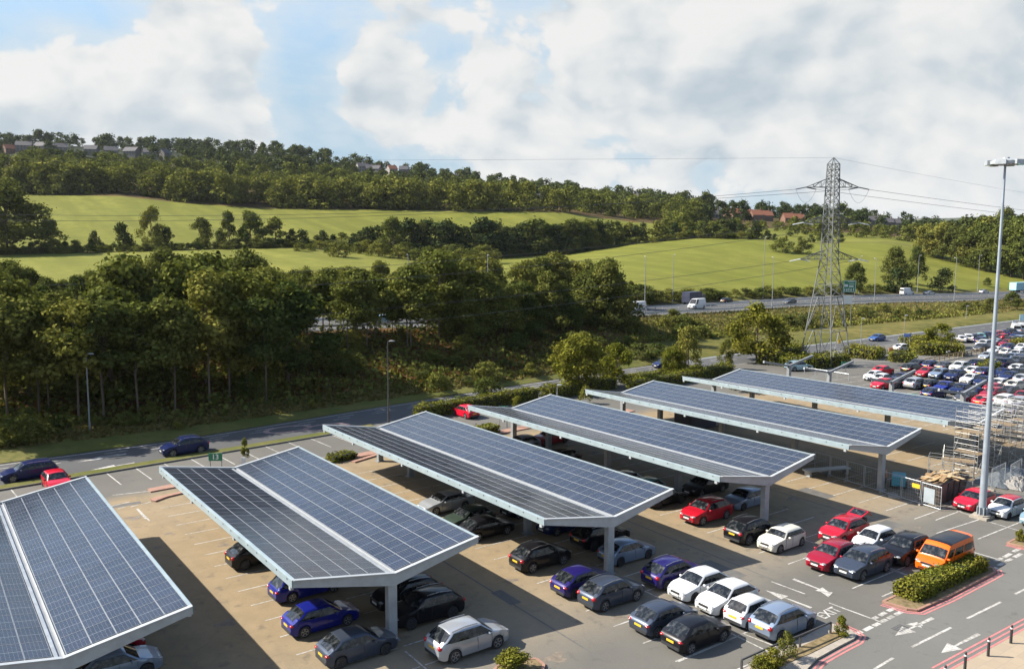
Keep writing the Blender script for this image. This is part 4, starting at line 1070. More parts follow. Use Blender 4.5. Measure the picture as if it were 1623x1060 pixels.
for k in range(6):
    a = k*PI/3+.2; b = MB(); R_ = Matrix.Rotation(a, 3, 'Z'); p = R_@Vector((1.2, 0, top+.22)); b.box(tuple(R_@Vector((1.2, 0, top+.13))), (.3, .7, .34), 0, rot=R_); b.box(tuple(R_@Vector((1.1, 0, top-.03))), (.42, .6, .05), 1, rot=R_)
    b.build('floodlight', [M['galv'], M['lamp_glass']], root)

# lattice pylon
pb = un(1307, 577); PLX, PLY, PLZ = pb
root = empty('electricity_pylon', pb, 0, 'grey lattice electricity pylon with three pairs of arms', 'pylon')
ang = math.radians(-35.75)   # arms lie across the view
pr = Matrix.Rotation(ang, 3, 'Z')
depth_p = (np.array(pb)-CC)@CFw; pxm = CF/depth_p
def hpy(py):
    lo, hi = 0, 60
    for _ in range(40):
        m = (lo+hi)/2; d = np.array([PLX, PLY, PLZ+m])-CC
        if 530-CF*(d@CUp)/(d@CFw) > py: lo = m
        else: hi = m
    return lo
HT = hpy(250); H260 = hpy(260); A1, A2, A3 = hpy(297), hpy(353), hpy(411); A1t, A2t, A3t = hpy(283), hpy(340), hpy(397); HW = hpy(470)
def wid(h):  # half width of the tower at height h
    return float(np.interp(h, [0, HW, A3, A2, A1, H260], [3.0, 1.72, 1.02, .92, .78, .70]))
b = MB(); rot = Matrix.Rotation(math.radians(-35.75+38), 3, 'Z')
def corner(i, h): w = wid(h); s = ((-1,-1),(1,-1),(1,1),(-1,1))[i % 4]; return tuple(rot@Vector((s[0]*w, s[1]*w, h)))
lv = [0, HW*.5, HW]+list(np.linspace(HW, A3, 4)[1:])+list(np.linspace(A3, A2, 5)[1:])+list(np.linspace(A2, A1, 6)[1:])+list(np.linspace(A1, H260, 5)[1:])
for i in range(4): 
    for a, c2 in zip(lv[:-1], lv[1:]): b.bar(corner(i, a), corner(i, c2), .14)
    b.bar(corner(i, H260), (0, 0, HT), .10)
b.build('leg', M['pylon'], root)
b = MB()
for n_, (a, c2) in enumerate(zip(lv[:-1], lv[1:])):
    for i in range(4):
        if n_ < 2: 
            m = tuple((Vector(corner(i, c2))+Vector(corner(i+1, c2)))/2); b.bar(corner(i, a), m, .10); b.bar(corner(i+1, a), m, .10)
            q = tuple(Vector(corner(i, a)).lerp(Vector(m), .5)); b.bar(q, corner(i, (a+c2)/2), .07); q = tuple(Vector(corner(i+1, a)).lerp(Vector(m), .5)); b.bar(q, corner(i+1, (a+c2)/2), .07)
        else: b.bar(corner(i, a), corner(i+1, c2), .065); b.bar(corner(i+1, a), corner(i, c2), .065)
        if n_ >= 1 and (n_ < 4 or n_ % 2): b.bar(corner(i, a), corner(i+1, a), .09)
        b.bar(corner(i, c2), corner(i+1, c2), .07)
b.build('bracing', M['pylon'], root)
TIPS = {}
for nm, ha, ht, half in (('a', A1, A1t, 50/pxm), ('b', A2, A2t, 53/pxm), ('c', A3, A3t, 56/pxm)):
    for s in (-1, 1):
        b = MB(); tip = pr@Vector((s*half*.82, 0, ha)); TIPS[nm, s] = tip; w = wid(ha)
        for q in (-1, 1):
            base = pr@Vector((s*w, q*w*.8, ha)); up_ = pr@Vector((s*w, q*w*.5, ht))
            b.bar(tuple(base), tuple(tip), .11); b.bar(tuple(up_), tuple(tip), .10)
            for f in (.33, .66): b.bar(tuple(base.lerp(tip, f)), tuple(up_.lerp(tip, f)), .06); b.bar(tuple(base.lerp(tip, f)), tuple(up_.lerp(tip, f-.33)), .06)
        b.build('arm', M['pylon'], root)
        b = MB()
        for q, dx in ((-1, -.9), (1, .9)):
            e = tip+pr@Vector((dx*1.9, 0, -.35)); b.tube(tuple(tip), tuple(e), .10, .10, 6)
        b.build('insulator', M['sign_white'] if nm != 'a' else M['pylon'], root)
        if nm == 'a':
            b = MB(); pts = []
            for k in range(13): u = -1+2*k/12; pts.append(tuple(tip+pr@Vector((u*1.7, 0, -.35-2.2*(1-u*u)))))
            b.path(pts, .018, 5); b.build('jumper_loop', M['wire'], root)
b = MB(); v = rot@Vector((0, -wid(4.5)-.05, 4.2)); b.box(tuple(v), (.9, .06, .7), rot=rot); b.build('warning_plate', M['plate_yellow'], root)
# conductors: parabolas in space from the pylon to the next pylons beyond both edges
def wire(p, q, sag, r, label, n=48):
    p = Vector(p); q = Vector(q); b = MB(); pts = [p.lerp(q, k/n)-Vector((0, 0, 4*sag*(k/n)*(1-k/n))) for k in range(n+1)]
    b.path([tuple(v) for v in pts], r, 5); tag(b.build('overhead_wire', M['wire']), label, 'power line', 'overhead wires strung from the pylon')
Pb = Vector(pb)
topL = at(-900, 252, depth_p); wire(Pb+Vector((0, 0, HT)), topL, .4, .014, 'thin earth wire running left from the very top of the pylon')
topR = at(2050, 352, 330); wire(Pb+Vector((0, 0, HT)), topR, 2.5, .014, 'thin earth wire running right from the very top of the pylon')
for s, n_ in ((-1, 'left'), (1, 'right')):
    t = Pb+TIPS['a', s]
    e = t+Vector(at(-870, 300, depth_p))-Vector(at(1312, 300, depth_p)); wire(t+pr@Vector((-1.7, 0, -.35)), e+Vector((0, 0, -.4)), 4.3+(.9 if s < 0 else 0), .03, f'conductor leaving left from the {n_} tip of the top pylon arms')
    e = at(2250, 372 if s > 0 else 378, 330); wire(t+pr@Vector((1.7, 0, -.35)), e, 3.2, .03, f'conductor leaving right from the {n_} tip of the top pylon arms')
    t = Pb+TIPS['b', s]; e = at(-700, 470 if s < 0 else 488, 105 if s < 0 else 102); wire(t+pr@Vector((-1.7, 0, -.35)), e, 3.2+.5*s, .03, f'conductor sagging left from the {n_} tip of the middle pylon arms')
    t = Pb+TIPS['c', s]; e = at(-700, 560 if s < 0 else 590, 100 if s < 0 else 98); wire(t+pr@Vector((-1.7, 0, -.35)), e, 3.+.4*s, .03, f'conductor sagging left from the {n_} tip of the lowest pylon arms')

# street lamps along the roads
def street_lamp(base, h, label, arm=1.2, az=0., group='lamp posts along the roads', dark=False, r=.085):
    o = empty('street_lamp', base, az, label, 'lamp post', group); mm = M['post_dark'] if dark else M['post_grey']; hm = M['post_grey'] if dark else M['white_metal']
    b = MB(); b.tube((0, 0, 0), (0, 0, 1.5), r*1.5, r*1.4, 8); b.tube((0, 0, 1.5), (0, 0, h), r, r*.6, 8); b.build('pole', mm, o)
    if arm: b = MB(); b.tube((0, 0, h), (arm, 0, h+.12), r*.5, r*.4, 6); b.build('arm', mm, o)
    b = MB(); b.ellipsoid((arm, 0, h+.1), (.38, .16, .09), 8, 5); b.build('lamp_head', hm, o); return o
def htop(px, py, base):
    d = (np.array(base)-CC)@CFw; return at(px, py, d)[2]-base[2]
cwl = [(1021, 407, 0, -.04), (1065, 404, 0, 1.05), (1222, 408, 0, -.04), (1383, 410, 0, -.04), (1358, 406, 0, 1.05), (1450, 405, 0, 1.05), (1509, 409, 0, -.04), (1545, 405, 0, 1.05), (648, 404, 0, 1.05), (773, 405, 0, -.04), (1207, 376, 0, 1.05)]
cwl.sort()
for i, (px, py, _, f) in enumerate(cwl):
    base = cway(px, f); street_lamp(tuple(base), htop(px, py, base), f'slim grey lamp post by the dual carriageway, {ORD[i]} of those lamps', az=ang+PI/2*(1 if f < .5 else -1), r=.10)
for px, py, yb, lab, dk in ((616, 540, 672, 'slender lamp post rising in front of the wood above the third canopy', True), (143, 560, 692, 'weathered lamp post standing in front of the dark wood at the left', False)):
    base = un(px, yb); street_lamp(tuple(base), htop(px-2, py, base), lab, .5, ang, dark=dk, r=.09)
for px, py, yb, lab in ((1364, 505, 552, 'short yellowish lamp post on the verge right of the pylon'), (1432, 500, 545, 'yellowish lamp post behind the blue sign'), (1531, 485, 506, 'thin lamp post on the bank left of the lighting mast'), (883, 560, 640, 'thin white marker post by the hedge below the roadside tree')):
    base = un(px, yb); o = street_lamp(tuple(base), htop(px, py, base) if yb != 640 else 2.4, lab, .3, ang, r=.06)

# signs
def sign(px, py, wpx, hpx, base, label, face, cat='sign', text=None, posts=2, white=None, name='sign', depth=None):
    d = (np.array(base)-CC)@CFw; p = at(px, py, d); w = wpx*d/CF; h = hpx*d/CF
    o = empty(name, base, ang, label, cat); z = p[2]-base[2]
    xs = (-w*.42, w*.42) if posts == 2 else (0,)
    for x in xs: b = MB(); b.tube((x, .06, 0), (x, .06, z+h/2), .05, .05, 6); b.build('post', M['post_grey'], o)
    b = MB(); b.box((0, 0, z), (w, .06, h)); b.build('board', face, o)
    if text:
        cu = bpy.data.curves.new('t', 'FONT'); cu.body = text; cu.size = h*.95; cu.align_x = 'CENTER'; cu.align_y = 'CENTER'; cu.offset = .012
        to = bpy.data.objects.new('t', cu); COL.objects.link(to); bpy.context.view_layer.update()
        me = bpy.data.meshes.new_from_object(to.evaluated_get(bpy.context.evaluated_depsgraph_get())); bpy.data.objects.remove(to)
        me.materials.clear(); me.materials.append(M['sign_white']); q = link('lettering', me, o, (0, -.036, z)); q.rotation_euler = (PI/2, 0, 0)
    if white:
        b = MB()
        for (a, c2, e, f) in white: b.box((w*(a+e/2-.5), -.035, z+h*(.5-c2-f/2)), (w*e, .02, h*f))
        b.build('panel_marks', M['sign_white'], o)
    return o
sign(338.5, 723, 21.5, 12, gp(17.2, 36.2), 'green car park zone sign reading 13 on two posts', M['sign_green'], text='13')
sign(800.5, 645.5, 14, 6, gp(50, 38), 'small green zone sign seen edge of hedge behind the fourth canopy', M['sign_green'], text='15')
sign(373, 731, 6.5, 14, gp(19.6, 35.9), 'narrow white notice board on a post beside the sign reading 13', M['sign_white'], posts=1)
bs = cway(1343, -.05); sign(1342.5, 453.5, 20, 19, bs, 'large green road direction sign with white lettering beside the pylon', M['sign_green'], white=[(.03, .03, .94, .03), (.03, .94, .94, .03), (.03, .03, .03, .94), (.94, .03, .03, .94), (.08, .34, .28, .2), (.35, .1, .5, .05), (.45, .3, .4, .05), (.45, .45, .35, .12), (.1, .7, .05, .2), (.25, .7, .08, .2), (.42, .65, .06, .25), (.58, .7, .08, .2), (.78, .65, .06, .25)])
bs = un(1341, 520); sign(1340.5, 474.5, 15, 14, (bs[0], bs[1], zg(bs[0], bs[1])), 'plain white back of a road sign below the green direction sign', M['sign_white'])
bs = un(1437, 553); sign(1437.5, 531, 10.5, 5, bs, 'blue information sign on posts by the car park exit', M['sign_blue'], white=[(.2, .4, .15, .25), (.45, .45, .4, .15)])
bs = un(1337, 594); sign(1337, 577, 8, 8, bs, 'green zone sign on two posts beneath the pylon', M['sign_green'], white=[(.25, .3, .2, .4), (.55, .3, .2, .4)])
bs = un(1447, 640); sign(1451, 625.5, 10, 4, bs, 'small mint green site sign behind the farthest canopy', mat('mint_sign', (.18, .55, .42), .5, 0, .05, 3), posts=1)
bs = un(1621, 520); sign(1621, 503, 12, 10, bs, 'pale blue road sign at the right edge', mat('pale_sign', (.45, .65, .68), .5, 0, .05, 3))
bs = un(1606, 525); sign(1606, 511, 5, 7, bs, 'small white sign left of the pale blue road sign', M['sign_white'], posts=1)
bs = un(1412, 562); sign(1412, 554, 7, 6, bs, 'round topped orange red roadworks sign by the leaving white car', M['orange_board'], posts=1)
bs = un(925, 652); sign(925, 638, 8, 8, bs, 'pale grey cabinet notice at the hedge behind the fifth canopy', M['sign_white'], posts=1)

# site fence of mesh panels
fA, fB = un(1290, 747), un(1492, 810)
d = Vector(fB)-Vector(fA); n = 7; L = d.length/n; rz = math.atan2(d.y, d.x)
wire_m = M['galv']
def fence_panel(p, rz, L, i, first=None):
    o = empty('site_fence_panel', p, rz, label_f[i], 'fence', 'temporary mesh fence panels round the site')
    b = MB()
    for x in (.05, L-.08): b.tube((x, 0, .05), (x, 0, 1.95), .024, .024, 6)
    for z in (.12, 1.93): b.tube((.05, 0, z), (L-.08, 0, z), .024, .024, 6)
    b.build('frame', wire_m, o)
    b = MB()
    for x in np.arange(.2, L-.1, .22): b.tube((x, 0, .12), (x, 0, 1.93), .005, .005, 3, 0, False)
    for z in np.arange(.3, 1.9, .3): b.tube((.05, 0, z), (L-.08, 0, z), .005, .005, 3, 0, False)
    b.build('mesh_infill', wire_m, o)
    b = MB(); b.box((.0, 0, .06), (.25, .6, .12)); b.build('foot_block', M['kerb'], o); return o
label_f = [f'mesh site fence panel, {ORD[i]} of the run before the skip' for i in range(7)]+['wire mesh site fence panel returning behind the skip', 'wire mesh site fence panel by the crumpled tarpaulin', 'wire mesh site fence panel standing loose right of the mast']
for i in range(n): fence_panel(tuple(Vector(fA)+d*(i/n)), rz, L, i)
fence_panel(tuple(un(1457, 790)), rz+1.1, 3.3, 7); fence_panel(tuple(un(1570, 777)), .1, 3.4, 8); fence_panel(tuple(un(1600, 770)), .15, 3.4, 9)
# notice on the fence
q = Vector(fA)+d*.915; o = empty('notice_board', tuple(q), rz, 'pale blue white notice hung on the site fence before the skip', 'notice'); b = MB(); b.box((0, -.06, 1.0), (.95, .03, 1.25)); b.build('board', mat('notice_pale', (.25, .285, .31), .5, 0, .08, 3), o)
q = Vector(fA)+d*.82; o = empty('notice_board', tuple(q), rz, 'small yellow warning notice on the site fence', 'notice'); b = MB(); b.box((0, -.06, 1.5), (.7, .03, .35)); b.build('board', M['plate_yellow'], o)

# skip full of boards
sk = gp(66.3, -3.85); o = empty('skip', sk, .03, 'battered open skip heaped with timber and cardboard', 'skip')
b = MB(); L2, W2 = 2.6, .98; z0, z1 = .12, 1.75
bot = [(-L2+.7, -W2+.1), (L2-.5, -W2+.1), (L2-.5, W2-.1), (-L2+.7, W2-.1)]; tp = [(-L2, -W2), (L2, -W2), (L2, W2), (-L2, W2)]
b.add([(x, y, z0) for x, y in bot]+[(x, y, z1) for x, y in tp], [(3,2,1,0),(0,1,5,4),(1,2,6,5),(2,3,7,6),(3,0,4,7)])
b.build('hull', M['skip_side'], o); b = MB()
for p, q in zip(tp, tp[1:]+tp[:1]): b.bar((*p, z1), (*q, z1), .12, .14)
for x in (-1., 0, 1.):
    for s in (-1, 1): b.bar((x, s*(W2-.06), z0+.1), (x, s*(W2+.02), z1), .12, .06)
b.build('rim', M['skip'], o)
b = MB(); b.add([(-L2+.05, -W2+.05, 1.72), (L2-.05, -W2+.05, 1.72), (L2-.05, W2-.05, 1.72), (-L2+.05, W2-.05, 1.72)], [(0,1,2,3)]); b.build('rubble', mat('rubble', (.22, .15, .09), .9, 0, .4, 4), o)
for k in range(34):
    b = MB(); a = rng.uniform(-.5, .5)+(PI/2 if rng.random() < .2 else 0); x, y = rng.uniform(-1.9, 1.9), rng.uniform(-.75, .75); l = rng.uniform(.8, 2.2); z = 1.78+rng.uniform(0, .28)
    b.bar((x-l/2*math.cos(a), y-l/2*math.sin(a), z), (x+l/2*math.cos(a), y+l/2*math.sin(a), z+rng.uniform(-.06, .16)), rng.uniform(.14, .5), .03)
    tag(b.build('waste_board', mat(('board_a', 'board_b', 'board_c')[k % 3], ((.33, .215, .10), (.23, .145, .07), (.36, .28, .17))[k % 3], .85, 0, .25, 3), None, sk, .03), 'loose waste board tipped on the heap in the skip', 'board', 'loose boards in the skip')

# scaffold towers
def scaffold(px, py, w, l, h, label, rz=0., boards=(2., 4.), base=None):
    c = base if base is not None else un(px, py); o = empty('scaffold_tower', c, rz, label, 'scaffold', 'scaffold towers at the farthest canopy')
    b = MB()
    cs = [(-w/2, -l/2), (w/2, -l/2), (w/2, l/2), (-w/2, l/2)]
    for x, y in cs: b.tube((x, y, 0), (x, y, h+rng.uniform(.2, .9)), .028, .028, 6)
    b.build('standard', M['scaf'], o); b = MB()
    for z in np.arange(.45, h+.9, .5):
        for i in (1, 3): b.tube((*cs[i], z), (*cs[(i+1) % 4], z), .022, .022, 5)
    for z in np.arange(.5, h+1, 1.):
        for i in (0, 2): b.tube((*cs[i], z), (*cs[(i+1) % 4], z), .022, .022, 5)
    for i in (0, 2):
        for k, z in enumerate(np.arange(.3, h-1, 1.9)):
            a_, c_ = (cs[i], cs[(i+1) % 4]) if k % 2 == 0 else (cs[(i+1) % 4], cs[i]); b.tube((*a_, z), (*c_, z+1.9), .02, .02, 5)
    b.build('ledger', M['scaf'], o)
    for z in boards:
        b = MB()
        for k in range(4): b.box((-w/2+w*(k+.5)/4, 0, z+.03), (w/4-.02, l+.2, .05))
        b.build('platform', M['timber'], o)
    return o
scaffold(0, 0, 1.35, 2.2, 5.4, 'tall scaffold tower at the near left corner of the farthest canopy', 0, (2.1, 4.1), gp(75.4, -1.6))
scaffold(0, 0, 1.35, 2.6, 5.2, 'scaffold tower hard against the front post of the farthest canopy', 0, (3.9,), gp(78.6, -1.4))
scaffold(0, 0, 1.35, 2.8, 5.6, 'scaffold tower just right of the front post of the farthest canopy', 0, (2., 4.), gp(81.8, -1.2))
scaffold(0, 0, 1.6, 3.2, 5.2, 'scaffold tower behind the lighting mast with one high platform', .05, (1.9, 3.9), gp(85.2, -.6))
scaffold(0, 0, 1.6, 3., 4.6, 'outermost scaffold tower right of the lighting mast', .02, (1.9,), gp(88.4, -.8))
scaffold(0, 0, 1.3, 2.4, 3.2, 'low scaffold tower with timber deck standing behind the skip', .4, (3., 1.5), un(1516, 783))
scaffold(0, 0, 1.3, 1.9, 2.8, 'small scaffold frame left of the low timber decked tower', .4, (1.5,), un(1489, 784))
b = MB()
for px, py, q in ((1560, 745, (83, -4)), (1590, 745, (88, -5)), (1535, 735, (76, -5))):
    pass
for i, (p, q) in enumerate(((gp(80.5, -1.2, 2.6), gp(82.2, -4.6, 0)), (gp(87, -1.2, 2.8), gp(91, -4.4, 0)), (gp(88.6, -1.2, 3.), gp(94, -3.2, 0)))):
    b = MB(); b.tube(p, q, .026, .026, 6); tag(b.build('raking_shore', M['scaf']), ['slanting scaffold brace nearest the canopy post', 'slanting scaffold brace right of the lighting mast', 'outermost slanting scaffold brace on the right'][i], 'scaffold tube', 'slanting braces of the scaffold')
# crumpled tarpaulins and rubble bags
def lumps(c, n, sx, sy, h, m, label, name, cat):
    b = MB(); nx, ny = 16, 10; vs = []
    hh = rng.uniform(0, 1, (ny+1, nx+1))
    for j in range(ny+1):
        for i in range(nx+1):
            u, v = i/nx*2-1, j/ny*2-1; e = max(0, 1-u*u)*max(0, 1-v*v); vs.append((u*sx, v*sy, h*(e**.6)*(.45+.55*hh[j, i])+.02))
    b.add(vs, [(j*(nx+1)+i, j*(nx+1)+i+1, (j+1)*(nx+1)+i+1, (j+1)*(nx+1)+i) for j in range(ny) for i in range(nx)])
    return tag(b.build(name, m, None, c, .1), label, cat)
lumps(un(1592, 756), 5, 4.2, 1.6, .85, M['tarp'], 'crumpled grey blue tarpaulin heap right of the lighting mast', 'tarpaulin', 'tarpaulin')
lumps(un(1612, 768), 5, 2., 1., .8, mat('white_bags', (.19, .18, .165), .8, 0, .2, 3), 'low pile of white rubble bags at the right edge', 'bag_pile', 'rubble bags')
# trailer, bench like slab, boxes under the fifth canopy
p = un(1424, 772); o = empty('tool_trailer', p, .5, 'small teal site trailer behind the post of the fifth canopy', 'trailer'); b = MB(); b.box((0, 0, .75), (1.9, 1.1, .8)); b.build('box', M['teal'], o)
b = MB(); b.bar((-.95, 0, .4), (-2., 0, .4), .08); b.build('drawbar', M['post_dark'], o)
for s in (1, -1): b = MB(); b.tube((0, s*.55, .3), (0, s*.68, .3), .3, .3, 12); b.build('wheel', M['black_rubber'], o)
p = un(1404, 764); b = MB(); b.box((0, 0, .78), (1.2, .09, .5), 0); b.bar((-.5, 0, 0), (-.5, 0, .8), .08, .08, 1); b.bar((.5, 0, 0), (.5, 0, .8), .08, .08, 1); tag(b.build('barrier_board', [M['orange_board'], M['post_dark']], None, p, .5), 'red and orange barrier board by the teal trailer', 'barrier')
p = un(1310, 752); b = MB(); b.box((0, 0, .55), (4.6, .9, .12)); 
for x in (-2, 0, 2): b.box((x, 0, .25), (.2, .8, .48))
tag(b.build('stacked_beam', M['galv'], None, p, -.35), 'long grey steel beam lying on trestles behind the site fence', 'steel beam')
p = un(1415, 786); b = MB(); b.box((0, 0, .05), (1.5, .8, .08)); tag(b.build('timber_sheet', M['kerb'], None, p, .6), 'pale sheet lying on the ground by the site fence', 'board')
p = gp(69.5, 26); o = empty('site_cabin', p, 0, 'dark navy site cabin under the back of the fifth canopy', 'cabin'); b = MB(); b.box((0, 0, 1.35), (6, 2.6, 2.6)); b.build('wall', M['navy'], o); b = MB(); b.box((1.6, -1.32, 1.1), (.9, .05, 2.)); b.build('door', M['post_grey'], o); b = MB(); b.box((-1.2, -1.32, 1.6), (1.2, .05, .9)); b.build('window', M['window'], o)
p = un(1544, 712); b = MB(); b.box((0, 0, .7), (1., .8, 1.4)); b.box((0, 0, 1.43), (1.1, .9, .06)); tag(b.build('cardboard_crate', M['timber'], None, p, .3), 'brown crate in the shade beside the tall scaffold tower', 'crate')

# rail barriers at the lower right, bollards
def post_rail(pts, label):
    o = empty('knee_rail', un(*pts[0]), 0, label, 'railing'); c0 = Vector(un(*pts[0]))
    P = [Vector(un(*p))-c0 for p in pts]
    for p in P: b = MB(); b.box((p.x, p.y, p.z+.38), (.10, .10, .8), 0, .3); b.build('post', M['post_dark'], o)
    for p, q in zip(P[:-1], P[1:]): b = MB(); b.bar(p+Vector((0, 0, .78)), q+Vector((0, 0, .78)), .07, .08); b.build('rail', M['post_dark'], o)
post_rail([(1175, 1068), (1222, 1046), (1267.6, 1028), (1316, 1006.5)], 'dark knee high railing between the bays and the planted corner island')
def bollard(px, py, label):
    o = empty('bollard', un(px, py, .1), 0, label, 'bollard', 'black bollards along the pavement edge')
    b = MB(); b.tube((0, 0, 0), (0, 0, .82), .075, .07, 12); b.build('post', M['dark_plastic'], o)
    b = MB(); b.tube((0, 0, .82), (0, 0, .90), .078, .078, 12); b.build('white_band', M['sign_white'], o)
    b = MB(); b.tube((0, 0, .90), (0, 0, 1.0), .07, .055, 12); b.ellipsoid((0, 0, 1.0), (.06, .06, .05), 10, 5); b.build('cap', M['dark_plastic'], o)
bollard(1529, 1063, 'black white banded bollard lowest on the pavement, nearest the bottom edge'); bollard(1566, 1039, 'black white banded bollard in the middle of the pavement row'); bollard(1602, 1018.5, 'black white banded bollard farthest along the pavement, by the right edge'); bollard(1497, 1085, 'black white banded bollard cut off by the bottom edge')
# low fence of posts and rails in the far lot
c0 = un(1465, 577); c1 = un(1560, 559); o = empty('timber_rail_fence', c0, 0, 'low brown timber rail fence in front of the access road of the far lot', 'fence'); d = Vector(c1)-Vector(c0)
b = MB(); b.bar((0, 0, .9), d+Vector((0, 0, .9)), .1, .14); b.bar((0, 0, .5), d+Vector((0, 0, .5)), .08, .12); b.build('rail', M['timber'], o); b = MB()
for k in range(14): q = d*(k/13); b.bar(q, q+Vector((0, 0, 1.)), .14)
b.build('post', M['timber'], o)['kind'] = 'stuff'
c0 = un(1275, 592); c1 = un(1345, 603); o = empty('rail_barrier', c0, 0, 'thin white rail barrier on the track behind the farthest canopy', 'barrier'); d = Vector(c1)-Vector(c0); b = MB(); b.tube((0, 0, 1.), tuple(d+Vector((0, 0, 1.))), .04, .04, 6); b.build('rail', M['galv'], o); b = MB()
for k in range(5): q = d*(k/4); b.tube(tuple(q), tuple(q+Vector((0, 0, 1.))), .04, .04, 6)
b.build('post', M['galv'], o)
# access road patches of the far lot
sheet('access_road', U2((1255, 612), (1330, 588), (1420, 572), (1470, 578), (1640, 545), (1800, 520), (1640, 515), (1450, 553), (1400, 560), (1352, 545), (1300, 560), (1330, 575)), M['road2'], .005)
# ------------------------------------------------------------------ vegetation
def leaf_mat(name, a, b, trans=.22):
    m = bpy.data.materials.new(name); m.use_nodes = True; t = NT(m); t.n.clear()
    info = t.add('ShaderNodeObjectInfo'); geo = t.add('ShaderNodeNewGeometry')
    c = t.mix(info.outputs['Random'], a, b)
    hs = t.add('ShaderNodeHueSaturation'); t.ln(c, hs.inputs['Color'])
    t.ln(t.maprange(geo.outputs['Random Per Island'], 0, 1, .55, 1.5), hs.inputs['Value'])
    n = t.noise(t.obj(), .55, 3, .6); t.ln(t.maprange(n, .3, .7, .475, .525), hs.inputs['Hue'])
    d = t.add('ShaderNodeBsdfDiffuse'); t.ln(hs.outputs[0], d.inputs[0])
    tr = t.add('ShaderNodeBsdfTranslucent'); t.ln(t.mix(.5, hs.outputs[0], (.12, .14, .01, 1)), tr.inputs[0])
    mx = t.add('ShaderNodeMixShader'); mx.inputs[0].default_value = trans; t.ln(d.outputs[0], mx.inputs[1]); t.ln(tr.outputs[0], mx.inputs[2])
    o = t.add('ShaderNodeOutputMaterial'); t.ln(mx.outputs[0], o.inputs[0]); return m
M['leaf'] = leaf_mat('broadleaf_foliage', (.066, .084, .020), (.160, .155, .034))
M['leaf_dark'] = leaf_mat('dark_foliage', (.046, .062, .017), (.122, .124, .030))
M['leaf_light'] = leaf_mat('fresh_foliage', (.100, .112, .015), (.130, .128, .02), .3)
M['leaf_hedge'] = leaf_mat('hedge_foliage', (.115, .120, .018), (.145, .138, .024))
M['leaf_pine'] = leaf_mat('pine_foliage', (.020, .034, .012), (.038, .052, .016), .1)
M['leaf_far'] = leaf_mat('far_foliage', (.022, .035, .014), (.058, .070, .022), .12)
M['dry'] = leaf_mat('dry_grass_blades', (.11, .09, .03), (.17, .125, .05), .3)
M['bracken'] = leaf_mat('bracken', (.085, .04, .013), (.12, .065, .02), .25)

def unit(n):
    v = rng.normal(size=(n, 3)); return v/np.linalg.norm(v, axis=1)[:, None]
def quads(P, N, size, aspect=1.0):
    """leaf clump faces centred at P, facing about N"""
    n = len(P); a = np.cross(N, unit(n)); a /= np.linalg.norm(a, axis=1)[:, None]+1e-9; b = np.cross(N, a)
    s = (size*rng.uniform(.6, 1.35, n))[:, None]
    k = s*aspect
    bend = N*s*.18
    V = np.stack([P-a*s-bend, P-b*k*.8, P+a*s-bend, P+b*k*.8], 1).reshape(-1, 3)
    return V, np.arange(n*4).reshape(-1, 4)
def np_mesh(name, V, F, m):
    me = bpy.data.meshes.new(name); me.vertices.add(len(V)); me.vertices.foreach_set('co', V.astype(np.float32).ravel())
    nf = len(F); me.loops.add(nf*4); me.polygons.add(nf)
    me.loops.foreach_set('vertex_index', F.ravel().astype(np.int32)); me.polygons.foreach_set('loop_start', np.arange(0, nf*4, 4, dtype=np.int32))
    me.polygons.foreach_set('loop_total', np.full(nf, 4, np.int32)); me.update(calc_edges=True); me.materials.append(m); return me
def crown_pts(n, H0, H1, R, nl, lr, shape=1., squash=.8):
    """lobed crown between heights H0..H1, radius R: lobe centres then points on and in the lobes"""
    cs = []
    for i in range(nl):
        t = rng.uniform(0.02, 1); ang_ = rng.uniform(0, 2*PI)
        env = math.sin(PI*min(1, (t*.86+.14))**shape)**.6
        r = R*env*math.sqrt(rng.uniform(.12, 1))*.82
        cs.append((r*math.cos(ang_), r*math.sin(ang_), H0+(H1-H0)*t, lr*rng.uniform(.6, 1.25)))
    cs.append((0, 0, H0+(H1-H0)*.88, lr*1.05))
    cs = np.array(cs); w = cs[:, 3]**2; idx = rng.choice(len(cs), n, p=w/w.sum()); u = unit(n); u[:, 2] = np.where(rng.random(n) < .3, np.abs(u[:, 2]), u[:, 2])
    rad = cs[idx, 3]*np.where(rng.random(n) < .72, rng.uniform(.45, 1.05, n)**.6, rng.uniform(.8, 1.45, n))
    P = cs[idx, :3]+u*rad[:, None]*np.array([1, 1, squash]); N = u*.75+unit(n)*.55; N /= np.linalg.norm(N, axis=1)[:, None]
    return P, N, cs
def trunk_mesh(name, h, r, cs, m, nb=7):
    b = MB(); k = (rng.uniform(-.02, .02), rng.uniform(-.02, .02)); mid = (k[0], k[1], h*.5); top = (k[0]*.4, k[1]*.4, h)
    b.tube((0, 0, -.4), mid, r, r*.72, 7, 0, False); b.tube(mid, top, r*.72, r*.22, 7, 0, False)
    for c in cs[:nb]:
        z0 = h*rng.uniform(.35, .8); b.tube((k[0]*.7, k[1]*.7, z0), (c[0]*.85, c[1]*.85, c[2]), r*.34, r*.10, 5, 0, False)
    return b.mesh(name, m, 60)
VAR = {}
def variant(kind, nv, gen):
    VAR[kind] = [gen(i) for i in range(nv)]
def g_broad(lm, n, size, H0=.22, R=.40, nl=34, lr=.115, shape=1., tm='trunk', squash=.85, tr_=.016):
    def f(i):
        P, N, cs = crown_pts(n, H0, .93, R*rng.uniform(.9, 1.1), nl, lr, shape, squash); P = P+rng.normal(0, .006, P.shape); V, F = quads(P, N, size)
        return np_mesh('crown', V, F, M[lm]), trunk_mesh('trunk', .8, tr_, cs, M[tm])
    return f
